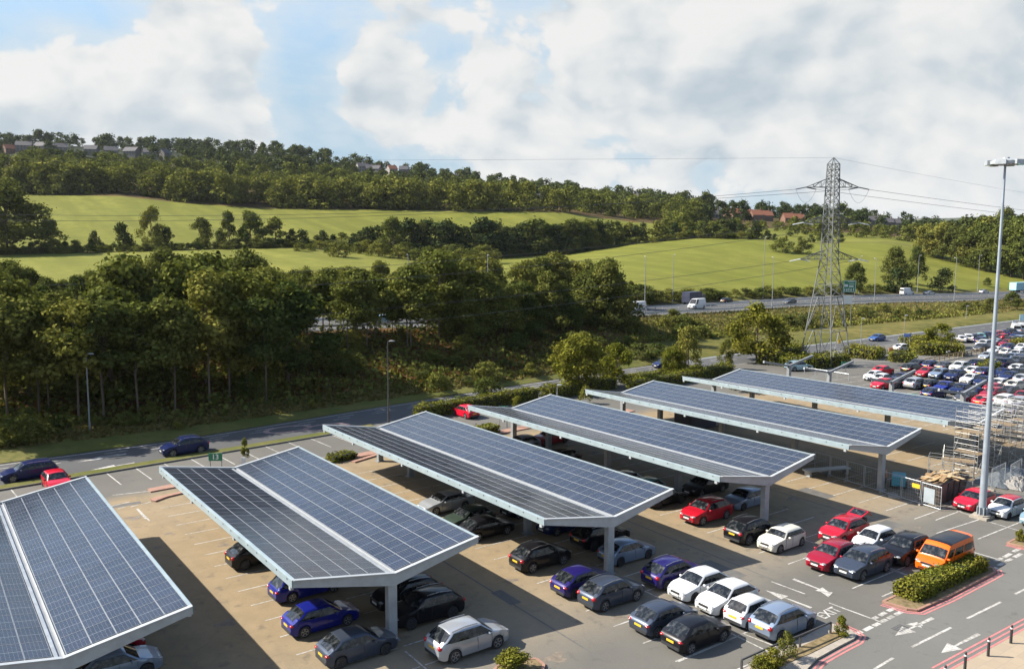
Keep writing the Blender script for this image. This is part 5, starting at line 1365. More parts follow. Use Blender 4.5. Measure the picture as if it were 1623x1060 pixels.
# all variants have unit height; placed with a scale
variant('broad', 6, g_broad('leaf', 6200, .0175, .15, .42, shape=.6))
variant('dark', 5, g_broad('leaf_dark', 6200, .0175, .12, .40, shape=.55))
variant('tall', 5, g_broad('leaf_dark', 5000, .015, .42, .25, 26, .088, .8, 'trunk', tr_=.010))
variant('tall2', 4, g_broad('leaf', 5000, .015, .38, .27, 26, .092, .8, 'trunk_pale', tr_=.009))
variant('light', 4, g_broad('leaf_light', 5200, .021, .14, .46, 34, .125))
variant('far', 6, g_broad('leaf_far', 1500, .034, .06, .46, 22, .15, .42, tr_=.012))
variant('farl', 5, g_broad('leaf', 1500, .034, .06, .46, 22, .15, .42, tr_=.012))
variant('shrub', 4, g_broad('leaf', 1800, .034, .02, .55, 18, .20, .7))
variant('shrubd', 4, g_broad('leaf_dark', 1800, .034, .02, .60, 18, .20, .7))
variant('shrubl', 3, g_broad('leaf_hedge', 2600, .036, .02, .52, 18, .20, .7))
def g_pine(i):
    n = 3000; t = rng.uniform(0, 1, n)**.8; lay = np.floor(t*9)/9; tt = t*.7+lay*.3+rng.uniform(0, .05, n); r = .25*(1-tt)**.75*np.sqrt(rng.uniform(.05, 1, n))+.01; a = rng.uniform(0, 2*PI, n)
    r *= .75+.35*np.sin(a*5+lay*40)
    P = np.stack([r*np.cos(a), r*np.sin(a), .18+.8*tt-r*.15], 1); N = unit(n)*.6+np.array([0, 0, .7]); N /= np.linalg.norm(N, axis=1)[:, None]
    V, F = quads(P, N, .018); return np_mesh('crown', V, F, M['leaf_pine']), trunk_mesh('trunk', .95, .018, np.zeros((0, 4)), M['trunk'])
variant('pine', 3, g_pine)
used = {}
def tree(kind, p, h, label, group, name='tree', wide=1., cat='tree'):
    cm_, tm_ = VAR[kind][rng.integers(len(VAR[kind]))]
    o = empty(name, p, rng.uniform(0, 2*PI), label, cat, group); o.scale = (h*wide*rng.uniform(.92, 1.08), h*wide*rng.uniform(.92, 1.08), h)
    link('trunk' if cat == 'tree' else 'stem', tm_, o); link('crown' if cat == 'tree' else 'foliage', cm_, o); return o
def htree(px, py_top, dep, lift=0):   # height of a tree at px, dep whose top is seen at py_top
    p = terr(px, dep); z = zat(px, py_top, dep); return max(1.2, z-p[2]), p

# --- the wood on the bank between the frontage road and the dual carriageway
TOPS = [(-260, 420), (-100, 415), (0, 418), (35, 405), (60, 432), (110, 440), (150, 425), (185, 415), (225, 408), (270, 396), (300, 405), (345, 402), (365, 408), (395, 396), (420, 408), (450, 425), (490, 415), (530, 425), (570, 420), (610, 412), (640, 418), (680, 400), (720, 392), (745, 392), (790, 415), (830, 412), (880, 402), (915, 418), (960, 412), (985, 430), (1005, 452)]
def top_at(px): return float(np.interp(px, [t[0] for t in TOPS], [t[1] for t in TOPS]))
GW = 'trees of the wood on the bank'
LW = {'tall': 'tall bare stemmed dark tree of the wood on the bank', 'tall2': 'tall olive green tree with bare lower trunk in the bank wood', 'dark': 'dense dark tree in the wood on the bank', 'broad': 'olive leafed spreading tree in the wood on the bank', 'pine': 'pine tree spire standing out of the bank wood'}
# front and middle ranks
for px in np.arange(-60, 985, 32):
    q = px+rng.uniform(-10, 10); d0 = b0(q); d1 = ip(c1d, q)
    for f in (rng.uniform(.28, .48), rng.uniform(.62, .92)):
        dep = d0+(d1-d0)*f
        if q > 480 and (f < .5 or q < 690): continue
        h, p = htree(q, top_at(q)+rng.uniform(-4, 75), dep); h = min(h, 17.5)
        if q > 420 and h > 12: k = ('tall2', 'tall', 'dark', 'broad', 'dark')[rng.integers(5)]
        else: k = ('tall', 'broad', 'tall2', 'tall2', 'dark')[rng.integers(5)]
        tree(k, p, h, LW[k], GW, wide=rng.uniform(1., 1.35))
for px in np.arange(-50, 470, 52):
    q = px+rng.uniform(-14, 14); d0 = b0(q); d1 = ip(c1d, q); h, p = htree(q, top_at(q)+rng.uniform(20, 80), d0+(d1-d0)*rng.uniform(.15, .27)); k = ('tall', 'tall2', 'tall')[rng.integers(3)]
    tree(k, p, min(h, 16.), LW[k], GW, wide=rng.uniform(.95, 1.2))
for px in np.arange(560, 1000, 15):
    q = px+rng.uniform(-6, 6); d0 = b0(q); d1 = ip(c1d, q)
    if q < 690: continue
    h, p = htree(q, top_at(q)+rng.uniform(14, 60), d0+(d1-d0)*rng.uniform(.72, .97)); k = ('dark', 'broad', 'tall2', 'dark')[rng.integers(4)]
    tree(k, p, min(h, 16.), LW[k], GW, wide=rng.uniform(1.05, 1.4))
for px in np.arange(470, 700, 19):
    q = px+rng.uniform(-8, 8); d0 = b0(q); d1 = ip(c1d, q); h, p = htree(q, top_at(q)+rng.uniform(-2, 30), d0+(d1-d0)*rng.uniform(.62, .96))
    k = ('tall2', 'tall', 'tall2')[rng.integers(3)]; tree(k, p, min(h, 18.), LW[k], GW, wide=rng.uniform(1.05, 1.35))
# rank behind the carriageway making the skyline of the wood
for px in np.arange(-60, 1005, 23):
    q = px+rng.uniform(-7, 7); d2 = ip(c1d, q)*1.165
    h, p = htree(q, top_at(q)+rng.uniform(-4, 12), d2+rng.uniform(6, 22))
    k = ('broad', 'dark', 'broad', 'tall2', 'dark')[rng.integers(5)]
    tree(k, p, min(h, 22), LW[k], GW, wide=rng.uniform(.95, 1.3))
for px, py in ((350, 396), (393, 388), (268, 396)):
    h, p = htree(px, py, ip(c1d, px)*1.165+18); tree('pine', p, h, LW['pine'], GW)
tree('dark', terr(962, 196), htree(962, 412, 196)[0], 'round dark tree ending the wood at the right, seen against the pasture', None, wide=1.25)
tree('dark', terr(882, 200), htree(882, 398, 200)[0], 'dark domed tree topping the right part of the bank wood', None, wide=1.2)

# --- roadside trees near the hedge
for k, px, py, top, lab, wd in (('light', 916, 622, 528, 'bright green spreading tree by the frontage road, largest of the roadside trio', 1.12), ('light', 976, 612, 543, 'small bright green tree right of the largest roadside tree', .95),
        ('broad', 1090, 597, 515, 'upright yellowish green tree behind the clipped hedge and fifth canopy', .85), ('light', 1066, 600, 548, 'low young tree leaning on the left of the upright hedge tree', .9), ('light', 1198, 573, 480, 'large broad green tree left of the pylon', 1.18), ('broad', 1150, 585, 535, 'thin straggly young tree between the two larger hedge trees', .7),
        ('shrubd', 768, 632, 597, 'round bush on the verge across the road from the red hatchback', 1.5), ('shrubl', 820, 652, 628, 'bright leafed bush growing beside the hedge behind the fourth canopy', .9), ('shrub', 1180, 620, 588, 'scrubby shrub near the rear of the farthest canopy', 1.6), ('shrubd', 1040, 566, 545, 'dark thicket on the grass bank beyond the roadside trees', 2.2),
        ('shrubd', 1012, 572, 545, 'dark rounded thicket at the edge of the wood', 1.9), ('shrub', 927, 640, 610, 'wispy reddish shrub by the hedge end', .8)):
    p = un(px, py); d = (np.array(p)-CC)@CFw; h = at(px, top, d)[2]-p[2]
    if k.startswith('shrub'): tree(k, tuple(p), h, lab, None, 'bush', wd, 'bush')
    else: tree(k, tuple(p), h, lab, None, wide=wd)
p = gp(20.5, 38.2); tree('tall2', p, 2.8, 'spindly yellow sapling behind the sign reading 13', None, 'sapling', .6, 'sapling')

# --- hedgerow trees and bushes across the fields: (px, depth, top row, kind, width)
HG = 'hedgerow trees between the fields'
def rowtrees(pxs, depf, topf, kinds, group, labs, wide=(1., 1.4), hmin=2.5, name='tree', cat='tree'):
    for q in pxs:
        q = q+rng.uniform(-5, 5); dep = depf(q); h, p = htree(q, topf(q), dep); h = max(h, hmin); k = kinds[rng.integers(len(kinds))]
        tree(k, p, h, labs[k] if isinstance(labs, dict) else labs, group, name, rng.uniform(*wide), cat)
d4 = lambda q: tb(b4, q)[1]
LH = {'far': 'dark hedgerow tree between the pastures', 'farl': 'lighter green hedgerow tree between the pastures', 'dark': 'big dark hedgerow tree between the pastures', 'broad': 'olive hedgerow tree between the pastures', 'shrub': 'low olive hedge bush between the pastures', 'shrubd': 'low dark hedge bush between the pastures'}
# left hedge line
rowtrees(np.arange(-40, 480, 17), lambda q: d4(q)+rng.uniform(0, 8), lambda q: tb(b4, q)[0]-rng.uniform(10, 26), ('far', 'farl', 'shrubd'), HG, LH)
for px, top, w, k, lab in ((20, 282, 1.25, 'dark', 'huge dark tree mass at the left edge above the upper pasture'), (-30, 275, 1.3, 'dark', 'huge dark tree leaving the frame at the left edge'), (88, 348, 1.2, 'dark', 'round hedgerow tree casting shadow on the upper left pasture'), (157, 366, .8, 'far', 'small dark thorn tree alone on the upper left pasture'), (201, 353, 1., 'far', 'small tree left of the tall pale hedgerow tree'), (247, 326, .80, 'broad', 'tall pale leafed hedgerow tree in the upper left pasture'), (272, 360, 1., 'dark', 'dark tree tucked right of the tall pale hedgerow tree'), (325, 345, 1.2, 'dark', 'dark round tree below the wood edge on the upper pasture'), (368, 335, .9, 'dark', 'upright dark tree where pasture and wood meet'), (402, 332, 1.2, 'broad', 'olive tree at the corner of the middle pasture'), (440, 345, 1.2, 'farl', 'yellowish tree right of the pasture corner')):
    dep = float(np.interp(px, [0, 450], [305, 345])); h, p = htree(px, top, dep); tree(k, p, h, lab, None, wide=w)
LB = {'shrub': 'olive bush filling the hedge line between the pastures', 'shrubd': 'dark bush filling the hedge line between the pastures'}
rowtrees(np.arange(-30, 1190, 12.5), lambda q: d4(q)+rng.uniform(0, 7), lambda q: tb(b4, q)[0]-rng.uniform(6, 15), ('shrub', 'shrubd', 'shrubd'), 'bushes of the hedge lines between the pastures', LB, (1.5, 2.3), 2.6, 'bush', 'bush')
# middle hedge from px 430 to 1000
rowtrees(np.arange(470, 1000, 15), lambda q: d4(q)+rng.uniform(2, 14), lambda q: float(np.interp(q, [470, 560, 620, 700, 800, 900, 1000], [368, 362, 350, 352, 350, 352, 362]))+rng.uniform(-5, 8), ('far', 'farl', 'dark', 'far'), HG, LH)
rowtrees(np.arange(480, 780, 15), lambda q: d4(q)-rng.uniform(4, 40), lambda q: float(np.interp(q, [480, 600, 780], [384, 385, 392]))+rng.uniform(-4, 8), ('shrub', 'shrub', 'shrubd'), 'bushes below the middle hedgerow', {'shrub': 'olive bush on the slope below the middle hedgerow', 'shrubd': 'dark bush on the slope below the middle hedgerow'}, (1.3, 1.9), name='bush', cat='bush')
h, p = htree(625, 345, 350); tree('dark', p, h, 'large dark round tree dominating the middle hedgerow', None, wide=1.15)
# hedge 2: px 850-1180 beyond the near right field
rowtrees(np.arange(840, 1190, 15), lambda q: d4(q)+rng.uniform(6, 18), lambda q: float(np.interp(q, [840, 950, 1000, 1100, 1190], [356, 352, 358, 352, 350]))+rng.uniform(-6, 6), ('far', 'farl', 'far'), HG, LH)
rowtrees(np.arange(1190, 1330, 17), lambda q: d4(q)+rng.uniform(4, 12), lambda q: float(np.interp(q, [1190, 1250, 1330], [362, 372, 366]))+rng.uniform(-5, 6), ('far', 'shrubd', 'farl'), HG, LH)
# right-hand wood (px 1390-1700)
LR = {'dark': 'dark tree of the wood at the right edge', 'broad': 'olive tree of the wood at the right edge', 'far': 'small dark tree of the wood at the right edge', 'farl': 'pale green tree of the wood at the right edge'}
rowtrees(np.arange(1455, 1680, 16), lambda q: float(np.interp(q, [1455, 1623, 1800], [405, 355, 330])), lambda q: float(np.interp(q, [1455, 1500, 1560, 1623], [362, 352, 356, 360]))+rng.uniform(-8, 8), ('dark', 'broad', 'broad'), 'trees of the wood at the right edge', LR, (1.0, 1.35))
rowtrees(np.arange(1500, 1680, 20), lambda q: float(np.interp(q, [1500, 1623, 1800], [440, 400, 380])), lambda q: 347+rng.uniform(-8, 6), ('far', 'farl', 'dark'), 'trees of the wood at the right edge', LR, (1.0, 1.4))
h, p = htree(1583, 330, 420); tree('dark', p, h, 'tallest tree on the right skyline, just right of the lighting mast', None, wide=.8)
for px, top, dep, k, w, lab in ((1412, 392, 300, 'dark', .95, 'dark tree on the right pasture, left of a matching pair'), (1447, 392, 310, 'dark', .75, 'slim dark tree on the right pasture'), (1350, 415, 275, 'dark', 1.1, 'dark round tree behind the green direction sign'), (1418, 425, 285, 'far', 1.2, 'low tree standing on the far verge of the carriageway'), (1490, 425, 300, 'far', 1.3, 'bushy tree on the far verge near the lighting mast'), (1560, 440, 325, 'dark', 1.2, 'bushy tree on the far verge right of the lighting mast'), (1268, 380, 380, 'shrubd', 1.5, 'low dark bush on the pasture left of the pylon'), (1235, 378, 380, 'shrub', 1.6, 'pair of scrubby bushes on the pasture crest')):
    h, p = htree(px, top, dep); tree(k, p, h, lab, None, wide=w)
# verge hedge beyond the carriageway, px 1000-1420
rowtrees(np.arange(1005, 1420, 13), lambda q: ip(c1d, q)*1.165+rng.uniform(3, 6), lambda q: float(np.interp(q, [1000, 1060, 1200, 1420], [452, 458, 456, 450]))+rng.uniform(-3, 5), ('shrubd', 'shrub'), 'roadside bushes along the far edge of the dual carriageway', {'shrubd': 'dark low bush along the far edge of the dual carriageway', 'shrub': 'olive low bush along the far edge of the dual carriageway'}, (1.6, 2.6), 1.2, 'bush', 'bush')
# bushes on the near bank, px 1000-1640
for i in range(34):
    q = rng.uniform(1000, 1650); d0, d1 = b0(q), ip(c1d, q); dep = d0+(d1-d0)*rng.uniform(.48, .80); p = terr(q, dep)
    k = ('shrub', 'shrubd', 'shrubd')[rng.integers(3)]; tree(k, p, rng.uniform(1.2, 3.), {'shrub': 'olive scrub bush on the rough bank below the dual carriageway', 'shrubd': 'dark scrub bush on the rough bank below the dual carriageway'}[k], 'scrub bushes on the rough bank', 'bush', rng.uniform(1.3, 2.2), 'bush')
h, p = htree(1455, 488, 225); tree('dark', p, h, 'solitary dark bushy tree on the rough bank right of the pylon', None, wide=1.1)
h, p = htree(1600, 462, 250); tree('dark', p, h, 'dark spreading tree on the bank at the right edge', None, wide=1.5)
# understorey in the wood
for i in range(90):
    q = rng.uniform(-60, 1000); d0, d1 = b0(q), ip(c1d, q); dep = d0+(d1-d0)*rng.uniform(.06, .9); p = terr(q, dep)
    k = ('shrub', 'shrubd', 'shrubd')[rng.integers(3)]; tree(k, p, rng.uniform(.8, 3.2), {'shrub': 'olive undergrowth bush beneath the bank wood', 'shrubd': 'dark undergrowth bush beneath the bank wood'}[k], 'undergrowth bushes of the bank wood', 'bush', rng.uniform(1.1, 1.9), 'bush')
# --- upper wood band (px -250..880), 3 ranks, then skyline woodland as one mass
GU = 'crowns of the hillside wood'
LU = {'far': 'dark crown in the hillside wood', 'farl': 'olive crown in the hillside wood', 'dark': 'dense crown in the hillside wood'}
def cap(q, dep):
    """highest photo row a mass tree may reach: the houses behind stay in view"""
    c = -999.
    if 1112 < q < 1272 and dep < 650: c = 350
    if 1366 < q < 1420 and dep < 705: c = 357
    if q > 1380: c = max(c, 349)
    if 572 < q < 652 and dep < 880: c = 270
    if 706 < q < 732 and dep < 850: c = 288
    if -10 < q < 290 and dep < 806: c = float(np.interp(q, [0, 30, 80, 290], [243, 241, 236, 248]))
    if 842 < q < 874 and dep < 695: c = 321
    return c
def mass(name, n, pxr, fr, hr, lab, lm, cat='wood', size=.05, npt=460, keep=None, wd=1.15):
    """far-off woodland that reads as one mass: many crowns in one mesh"""
    VV = []; FF = []; base = 0
    for i in range(n):
        q = rng.uniform(*pxr); y5, d5 = tb(b5, q); y6, d6 = tb(b6, q); f = rng.uniform(*fr); dep = d5+(d6-d5)*f
        p = np.array(terr(q, dep)); 
        if keep and not keep(q, f): continue
        h = rng.uniform(*hr); h = min(h, zat(q, cap(q, dep), dep)-p[2]) if rng.random() < .8 else h
        if h < 2.5: continue
        P, N, cs = crown_pts(npt, .0, .93, .5, 13, .2, .42); V, F = quads(P, N, size)
        VV.append(V*np.array([h*wd, h*wd, h])+p); FF.append(F+base); base += len(V)
    o = link(name, np_mesh(name, np.concatenate(VV), np.concatenate(FF), M[lm])); tag(o, lab, cat, None, 'stuff')
hs_gap = lambda q, f: not ((20 < q < 290 and .62 < f < .86) or (575 < q < 640 and .80 < f < .97))
mass('lower_hillside_wood', 150, (-120, 905), (.006, .05), (11, 17), 'leafy front edge of the hillside wood above the pastures', 'leaf', size=.04, npt=700)
mass('middle_hillside_wood', 260, (-120, 1100), (.05, .30), (10, 16), 'crowns of the hillside wood climbing behind its front edge', 'leaf', size=.042, npt=560)
mass('skyline_wood', 520, (-120, 1120), (.25, .95), (9, 14), 'dense dark woodland covering the hillside up to the skyline', 'leaf_far', keep=hs_gap)
mass('ridge_wood', 190, (-120, 1130), (.94, 1.04), (10, 17), 'row of dark trees along the ridge skyline', 'leaf_far')
mass('hedge_wood', 60, (1050, 1470), (-.25, -.02), (7, 12), 'band of trees beyond the right pasture below the houses', 'leaf', size=.045, npt=600)
mass('right_wood', 230, (1090, 1720), (.05, .95), (8, 13), 'distant mixed woodland below the skyline on the right', 'leaf_far')
for px, top, lab in ((45, 214, 'pointed tree on the ridge at the far left'), (92, 210, 'broad clump highest on the left ridge'), (235, 220, 'pointed dark tree on the ridge'), (278, 220, 'lone conifer tip on the ridge above grey roofs'), (339, 222, 'round topped lone tree on the ridge'), (425, 226, 'broad tree crowning the ridge near the middle of the left half'), (476, 232, 'thin spire tree on the descending ridge'), (667, 262, 'bushy tree on the ridge right of the white houses'), (1112, 304, 'tall bushy tree on the skyline left of the orange roofs'), (1170, 316, 'smaller bushy tree on the skyline just left of the orange roofs'), (1325, 322, 'tall bushy tree on the skyline behind the pylon'), (1290, 330, 'bushy skyline tree left of the pylon')):
    y6, d6 = tb(b6, px); dep = d6*(.97 if px < 1000 else .72); h, p = htree(px, top, dep); tree('far', p, min(h, 30), lab, None, wide=.7 if h > 18 else 1.)
# --- clipped hedges: box core plus leaf clumps
def hedge(pts, w, h, label, lm='leaf_hedge', size=.07, dens=90, cat='hedge', wob=.08, name='hedge'):
    """pts: world x,y along the centre line"""
    c0 = gp(*pts[0]); o = empty(name, c0, 0, label, cat); VV = []; FF = []; base = 0; core = MB()
    for p, q in zip(pts[:-1], pts[1:]):
        p3, q3 = np.array(gp(*p)), np.array(gp(*q)); L = np.linalg.norm(q3-p3); t = (q3-p3)/L; nn = np.array([-t[1], t[0], 0]); n = int(L*(w+2*h)*dens)
        u = rng.uniform(0, 1, n); s = rng.uniform(0, w+2*h, n); P = np.zeros((n, 3)); N = np.zeros((n, 3))
        for a, b_, f in ((0, h, 0), (h, h+w, 1), (h+w, w+2*h, 2)):
            k = (s >= a) & (s < b_); m = k.sum()
            if f == 0: P[k] = -nn*w/2+np.outer(s[k], (0, 0, 1)); N[k] = -nn
            elif f == 1: P[k] = np.outer(s[k]-h-w/2, nn)+np.array([0, 0, h]); N[k] = (0, 0, 1)
            else: P[k] = nn*w/2+np.outer(w+2*h-s[k], (0, 0, 1)); N[k] = nn
        P += p3-np.array(c0)+np.outer(u*L, t)
        wv = np.sin(u*L*1.7)*.5+np.sin(u*L*.6+1)*.6
        P += N*(rng.normal(0, wob, n)+wv*wob*.8)[:, None]; N = N*.7+unit(n)*.6; N /= np.linalg.norm(N, axis=1)[:, None]
        V, F = quads(P, N, size); VV.append(V); FF.append(F+base); base += len(V)
        for e3, sg in ((p3, -1), (q3, 1)):
            n = int(w*h*dens*1.2); P = np.outer(rng.uniform(-w/2, w/2, n), nn)+np.outer(rng.uniform(0, h, n), (0, 0, 1))+e3-np.array(c0)+np.outer(rng.normal(0, wob, n), t); N = t*sg*.7+unit(n)*.6
            N /= np.linalg.norm(N, axis=1)[:, None]; V, F = quads(P, N, size); VV.append(V); FF.append(F+base); base += len(V)
        p3 = p3+t*w*.12; q3 = q3-t*w*.12
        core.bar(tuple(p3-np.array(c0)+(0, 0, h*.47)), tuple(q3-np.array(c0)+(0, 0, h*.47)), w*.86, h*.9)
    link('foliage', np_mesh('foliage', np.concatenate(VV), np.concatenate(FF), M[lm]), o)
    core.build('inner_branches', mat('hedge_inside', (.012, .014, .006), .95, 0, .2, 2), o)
A, B_ = un(1434, 950), un(1546, 900)
hedge([tuple(A[:2]), tuple(B_[:2])], 1.5, .85, 'neatly clipped hedge on the red kerbed island before the orange camper van', size=.075, dens=210, wob=.08)
hedge([(44.2, 47.4), (50, 47.9), (57, 48.6), (63, 49.0)], 1.6, 1.5, 'long clipped hedge behind the third canopy, beside the red hatchback', size=.11, dens=60, wob=.15)
hedge([(64, 48.2), (70, 48.8), (77, 49.4)], 2.0, 1.6, 'tall clipped hedge behind the fourth canopy', size=.11, dens=60, wob=.2)
hedge([(81, 50.6), (90, 51.6), (98, 52)], 1.6, 1.1, 'clipped hedge with reddish tips behind the fifth canopy', size=.11, dens=60, wob=.15)
hedge([(78, 46.2), (90, 47.2), (101, 48.4)], 2.2, 1.5, 'lower clipped hedge inside the car park behind the fifth canopy', 'leaf_hedge', size=.11, dens=50, wob=.2)
for (pa, pb_, w, h, lab) in (((1215, 578), (1262, 566), 3.5, 2.2, 'rounded hedge left of the pylon base'), ((1255, 584), (1330, 577), 5, 1.8, 'broad low hedge round the pylon base'), ((1345, 563), (1395, 568), 6, 1.6, 'smooth mounded hedge right of the pylon'), ((1410, 572), (1450, 574), 2.5, 1.5, 'small clipped hedge by the leaving white car'), ((1448, 560), (1520, 562), 5., 2., 'dark mounded hedge before the far row of parked cars'), ((1440, 549), (1475, 545), 4., 1.6, 'low shrub bank behind the blue sign'), ((1560, 590), (1575, 586), 2., 1.4, 'small green shrub block among the far parked cars'), ((1607, 552), (1625, 548), 2., 1.4, 'shrub block at the right edge of the far lot')):
    a, c = un(*pa), un(*pb_); hedge([tuple(a[:2]), tuple(c[:2])], w, h, lab, size=.16, dens=26, wob=.25)
p = un(1490, 550); d = (np.array(p)-CC)@CFw; tree('light', tuple(p), at(1490, 512, d)[2]-p[2], 'wide golden green tree at the entrance of the far lot', None, wide=1.6)
# shrubs in the near planters
for px, py, h, w, lab in ((1226, 1056, .9, 1.5, 'low mixed shrub clump at the bottom edge on the corner island'), (1247, 1044, 1.45, .62, 'upright dark evergreen shrub on the corner island'), (1333, 1006, 1.05, .8, 'small round evergreen shrub at the tip of the corner island'), (1205, 1064, .8, 1.5, 'reddish low shrub at the lower left of the corner island'), (812, 1062, 1.15, 1.7, 'trimmed shrub cut by the bottom edge, left of the pink kerb'), (1617, 858, .9, 1., 'small shrub on the island at the right edge')):
    p = un(px, py, .1); tree('shrubl' if h != 1.45 else 'shrub', tuple(p), h, lab, None, 'shrub', w, 'shrub')
hedge([(27.8, 35.6), (30.5, 36)], 1.4, .6, 'low straggly planting in the island behind the third canopy', size=.1, dens=60)
hedge([(43.5, 36.3), (48, 36.7)], 1.6, .9, 'low bushy planting on the island at the back of the fourth canopy', size=.1, dens=60)
# rough grass and bracken on the bank (uncountable)
def blades(name, n, gen, lm, label, s=.28):
    P = np.array([gen() for _ in range(n)]); N = unit(n)*.8+np.array([.3, -.5, .3]); N /= np.linalg.norm(N, axis=1)[:, None]; P[:, 2] += s*.5
    V, F = quads(P, N, s); tag(link(name, np_mesh(name, V, F, M[lm])), label, 'undergrowth', None, 'stuff')
def g1():
    q = rng.uniform(-150, 1000); d0, d1 = b0(q), ip(c1d, q); return terr(q, d0+(d1-d0)*rng.uniform(.07, .20))
blades('dry_grass', 6000, g1, 'dry', 'straw coloured long grass along the foot of the wood', .22)
def g2():
    q = rng.uniform(-100, 960); d0, d1 = b0(q), ip(c1d, q); return terr(q, d0+(d1-d0)*rng.uniform(.2, .9))
blades('bracken', 13000, g2, 'bracken', 'rust brown bracken and leaf litter beneath the wood', .26)
def g3():
    q = rng.uniform(1000, 1680); d0, d1 = b0(q), ip(c1d, q); return terr(q, d0+(d1-d0)*rng.uniform(.42, .99))
blades('rough_grass', 9000, g3, 'dry', 'rough yellow grass tussocks on the bank below the carriageway', .24)

def g4():
    q = rng.uniform(-120, 1010); d0, d1 = b0(q), ip(c1d, q); p = np.array(terr(q, d0+(d1-d0)*rng.uniform(.12, .97)))
    k = .5+.5*math.sin(p[0]*.35+math.sin(p[1]*.3)*2.); p[2] += rng.uniform(0, .25+1.1*k*k); return p
blades('undergrowth', 11000, g4, 'leaf_dark', 'tangled dark bramble and nettle cover beneath the bank wood', .30)
def g5():
    q = rng.uniform(1000, 1560); d0, d1 = b0(q), ip(c1d, q); p = np.array(terr(q, d0+(d1-d0)*(rng.normal(.46, .02) if rng.random() < .6 else rng.uniform(.45, .86)))); p[2] += rng.uniform(0, .9)*rng.random(); return p
blades('bank_scrub', 9000, g5, 'leaf', 'low olive scrub and a dark hedge line on the rough bank', .26)
# ------------------------------------------------------------------ houses
def house(px, dep, w, d_, h, label, wall, roof, turn=0., py=None, terrace=1, group=None, win=True, grp=None):
    p = terr(px, dep)
    if py is not None: p = (p[0], p[1], zat(px, py, dep))
    o = empty('house', p, ang+turn, label, 'house', grp)
    b = MB(); b.box((0, 0, h/2-1.), (w, d_, h+2.)); b.add([(-w/2, -d_/2, h), (-w/2, d_/2, h), (-w/2, 0, h+d_*.42), (w/2, -d_/2, h), (w/2, d_/2, h), (w/2, 0, h+d_*.42)], [(0, 2, 1), (3, 4, 5)]); b.build('wall', M[wall], o)
    b = MB(); e = .35; r = h+d_*.42+.12
    for s in (-1, 1):
        vs = [(-w/2-e, s*(d_/2+e), h-e*.7), (w/2+e, s*(d_/2+e), h-e*.7), (w/2+e, 0, r), (-w/2-e, 0, r)]; vs += [(x, y, z+.18) for x, y, z in vs]
        fs = [(0,1,2,3),(7,6,5,4),(0,4,5,1),(1,5,6,2),(2,6,7,3),(3,7,4,0)]
        b.add(vs, fs if s > 0 else [tuple(reversed(f)) for f in fs])
    ro = b.build('roof', M[roof], o)
    b = MB(); b.box((w*.3, 0, r+.5), (.8, .6, 1.5)); b.build('chimney', M['brick'], ro)
    if win:
        for x in np.linspace(-w*.32, w*.32, max(2, int(w/3))):
            for z in (1.5, 4.1):
                if z < h-.6: b = MB(); b.box((x, -d_/2-.03, z), (1.2, .08, 1.25)); b.build('window', M['window'], o)
    return o
G1 = 'terraced houses with orange roofs on the right skyline'
for i, px in enumerate((1127, 1151, 1164, 1177, 1193, 1206, 1243, 1256)):
    house(px, 640+8*(i % 2), 9.2, 8.5, 5.2, f'orange roofed terraced house on the right skyline, {ORD[i]} of the eight', ('brick', 'render')[i == 0], 'tile_red' if i else 'tile_grey', .12, py=(352, 349, 350, 351, 352, 353, 357, 358)[i], grp=G1)
G2 = 'pale terraced houses right of the pylon'
for i, px in enumerate((1374, 1384, 1399, 1410)):
    house(px, 700, 6.4, 8, 5.8, f'pale grey roofed terraced house right of the pylon, {ORD[i]} of the four', 'render' if i % 2 else 'stone', 'tile_grey', -.1, py=(361, 362, 364, 365)[i], grp=G2)
for i, (px, py, wl, rf, w) in enumerate(((579, 273, 'render', 'tile_grey', 12), (591, 276, 'stone', 'tile_grey', 9), (601, 277, 'stone', 'tile_grey', 8), (624, 277, 'render', 'tile_red', 9), (643, 278, 'stone', 'tile_grey', 9), (715, 292, 'stone', 'tile_red', 8), (725, 292, 'render', 'tile_grey', 7))):
    house(px, tb(b6, px)[1]*.93, w, 8.5, 5.5, ['large white gabled house on the descending ridge', 'stone house just right of the large white gabled house', 'small stone house second from the white gabled house', 'white house with reddish roof beneath the ridge trees', 'grey stone house by the ridge trees', 'low red roofed house among ridge trees', 'tiny pale house among the ridge trees'][i], wl, rf, (.5, .2, -.3, .6, 0, .2, .4)[i], py=py)
for i, (px, py, w, rf) in enumerate(((2, 250, 9, 'tile_red'), (14, 246, 9, 'tile_red'), (32, 245, 9, 'tile_red'), (56, 240, 13, 'tile_grey'), (84, 241, 12, 'tile_grey'), (110, 243, 13, 'tile_grey'), (160, 246, 11, 'tile_grey'), (190, 248, 12, 'tile_grey'), (222, 249, 13, 'tile_grey'), (250, 251, 11, 'tile_grey'), (272, 252, 9, 'tile_grey'))):
    house(px, 800, w, 9, 5, ['brick house at the very left edge below the ridge', 'brick house second from the left edge below the ridge', 'gabled orange brick house below the left ridge', 'grey roofed house below the highest ridge clump', 'grey roofed house right of the first one', 'grey roofed house third along the left ridge', 'grey house half hidden in trees on the left ridge', 'grey gabled house under the pointed ridge tree', 'grey gabled house left of the lone conifer tip', 'grey house right of the pointed ridge tree', 'small grey house with white gable on the ridge'][i], 'brick' if i < 3 else 'stone', rf, (.2, -.3, .9, .3, -.25, .5, .1, .45, -.2, .3, 1.2)[i], py=py)
for i, (px, py, dp) in enumerate(((852, 325, 700), (866, 325, 690), (1008, 319, 840))):
    house(px, dp, 11, 9, 5, ['stone house half hidden in the trees at mid ridge', 'stone house right of the half hidden one at mid ridge', 'dark gabled house breaking the skyline at mid right'][i], 'stone', 'tile_grey', (.1, .4, 1.0)[i], py=py)
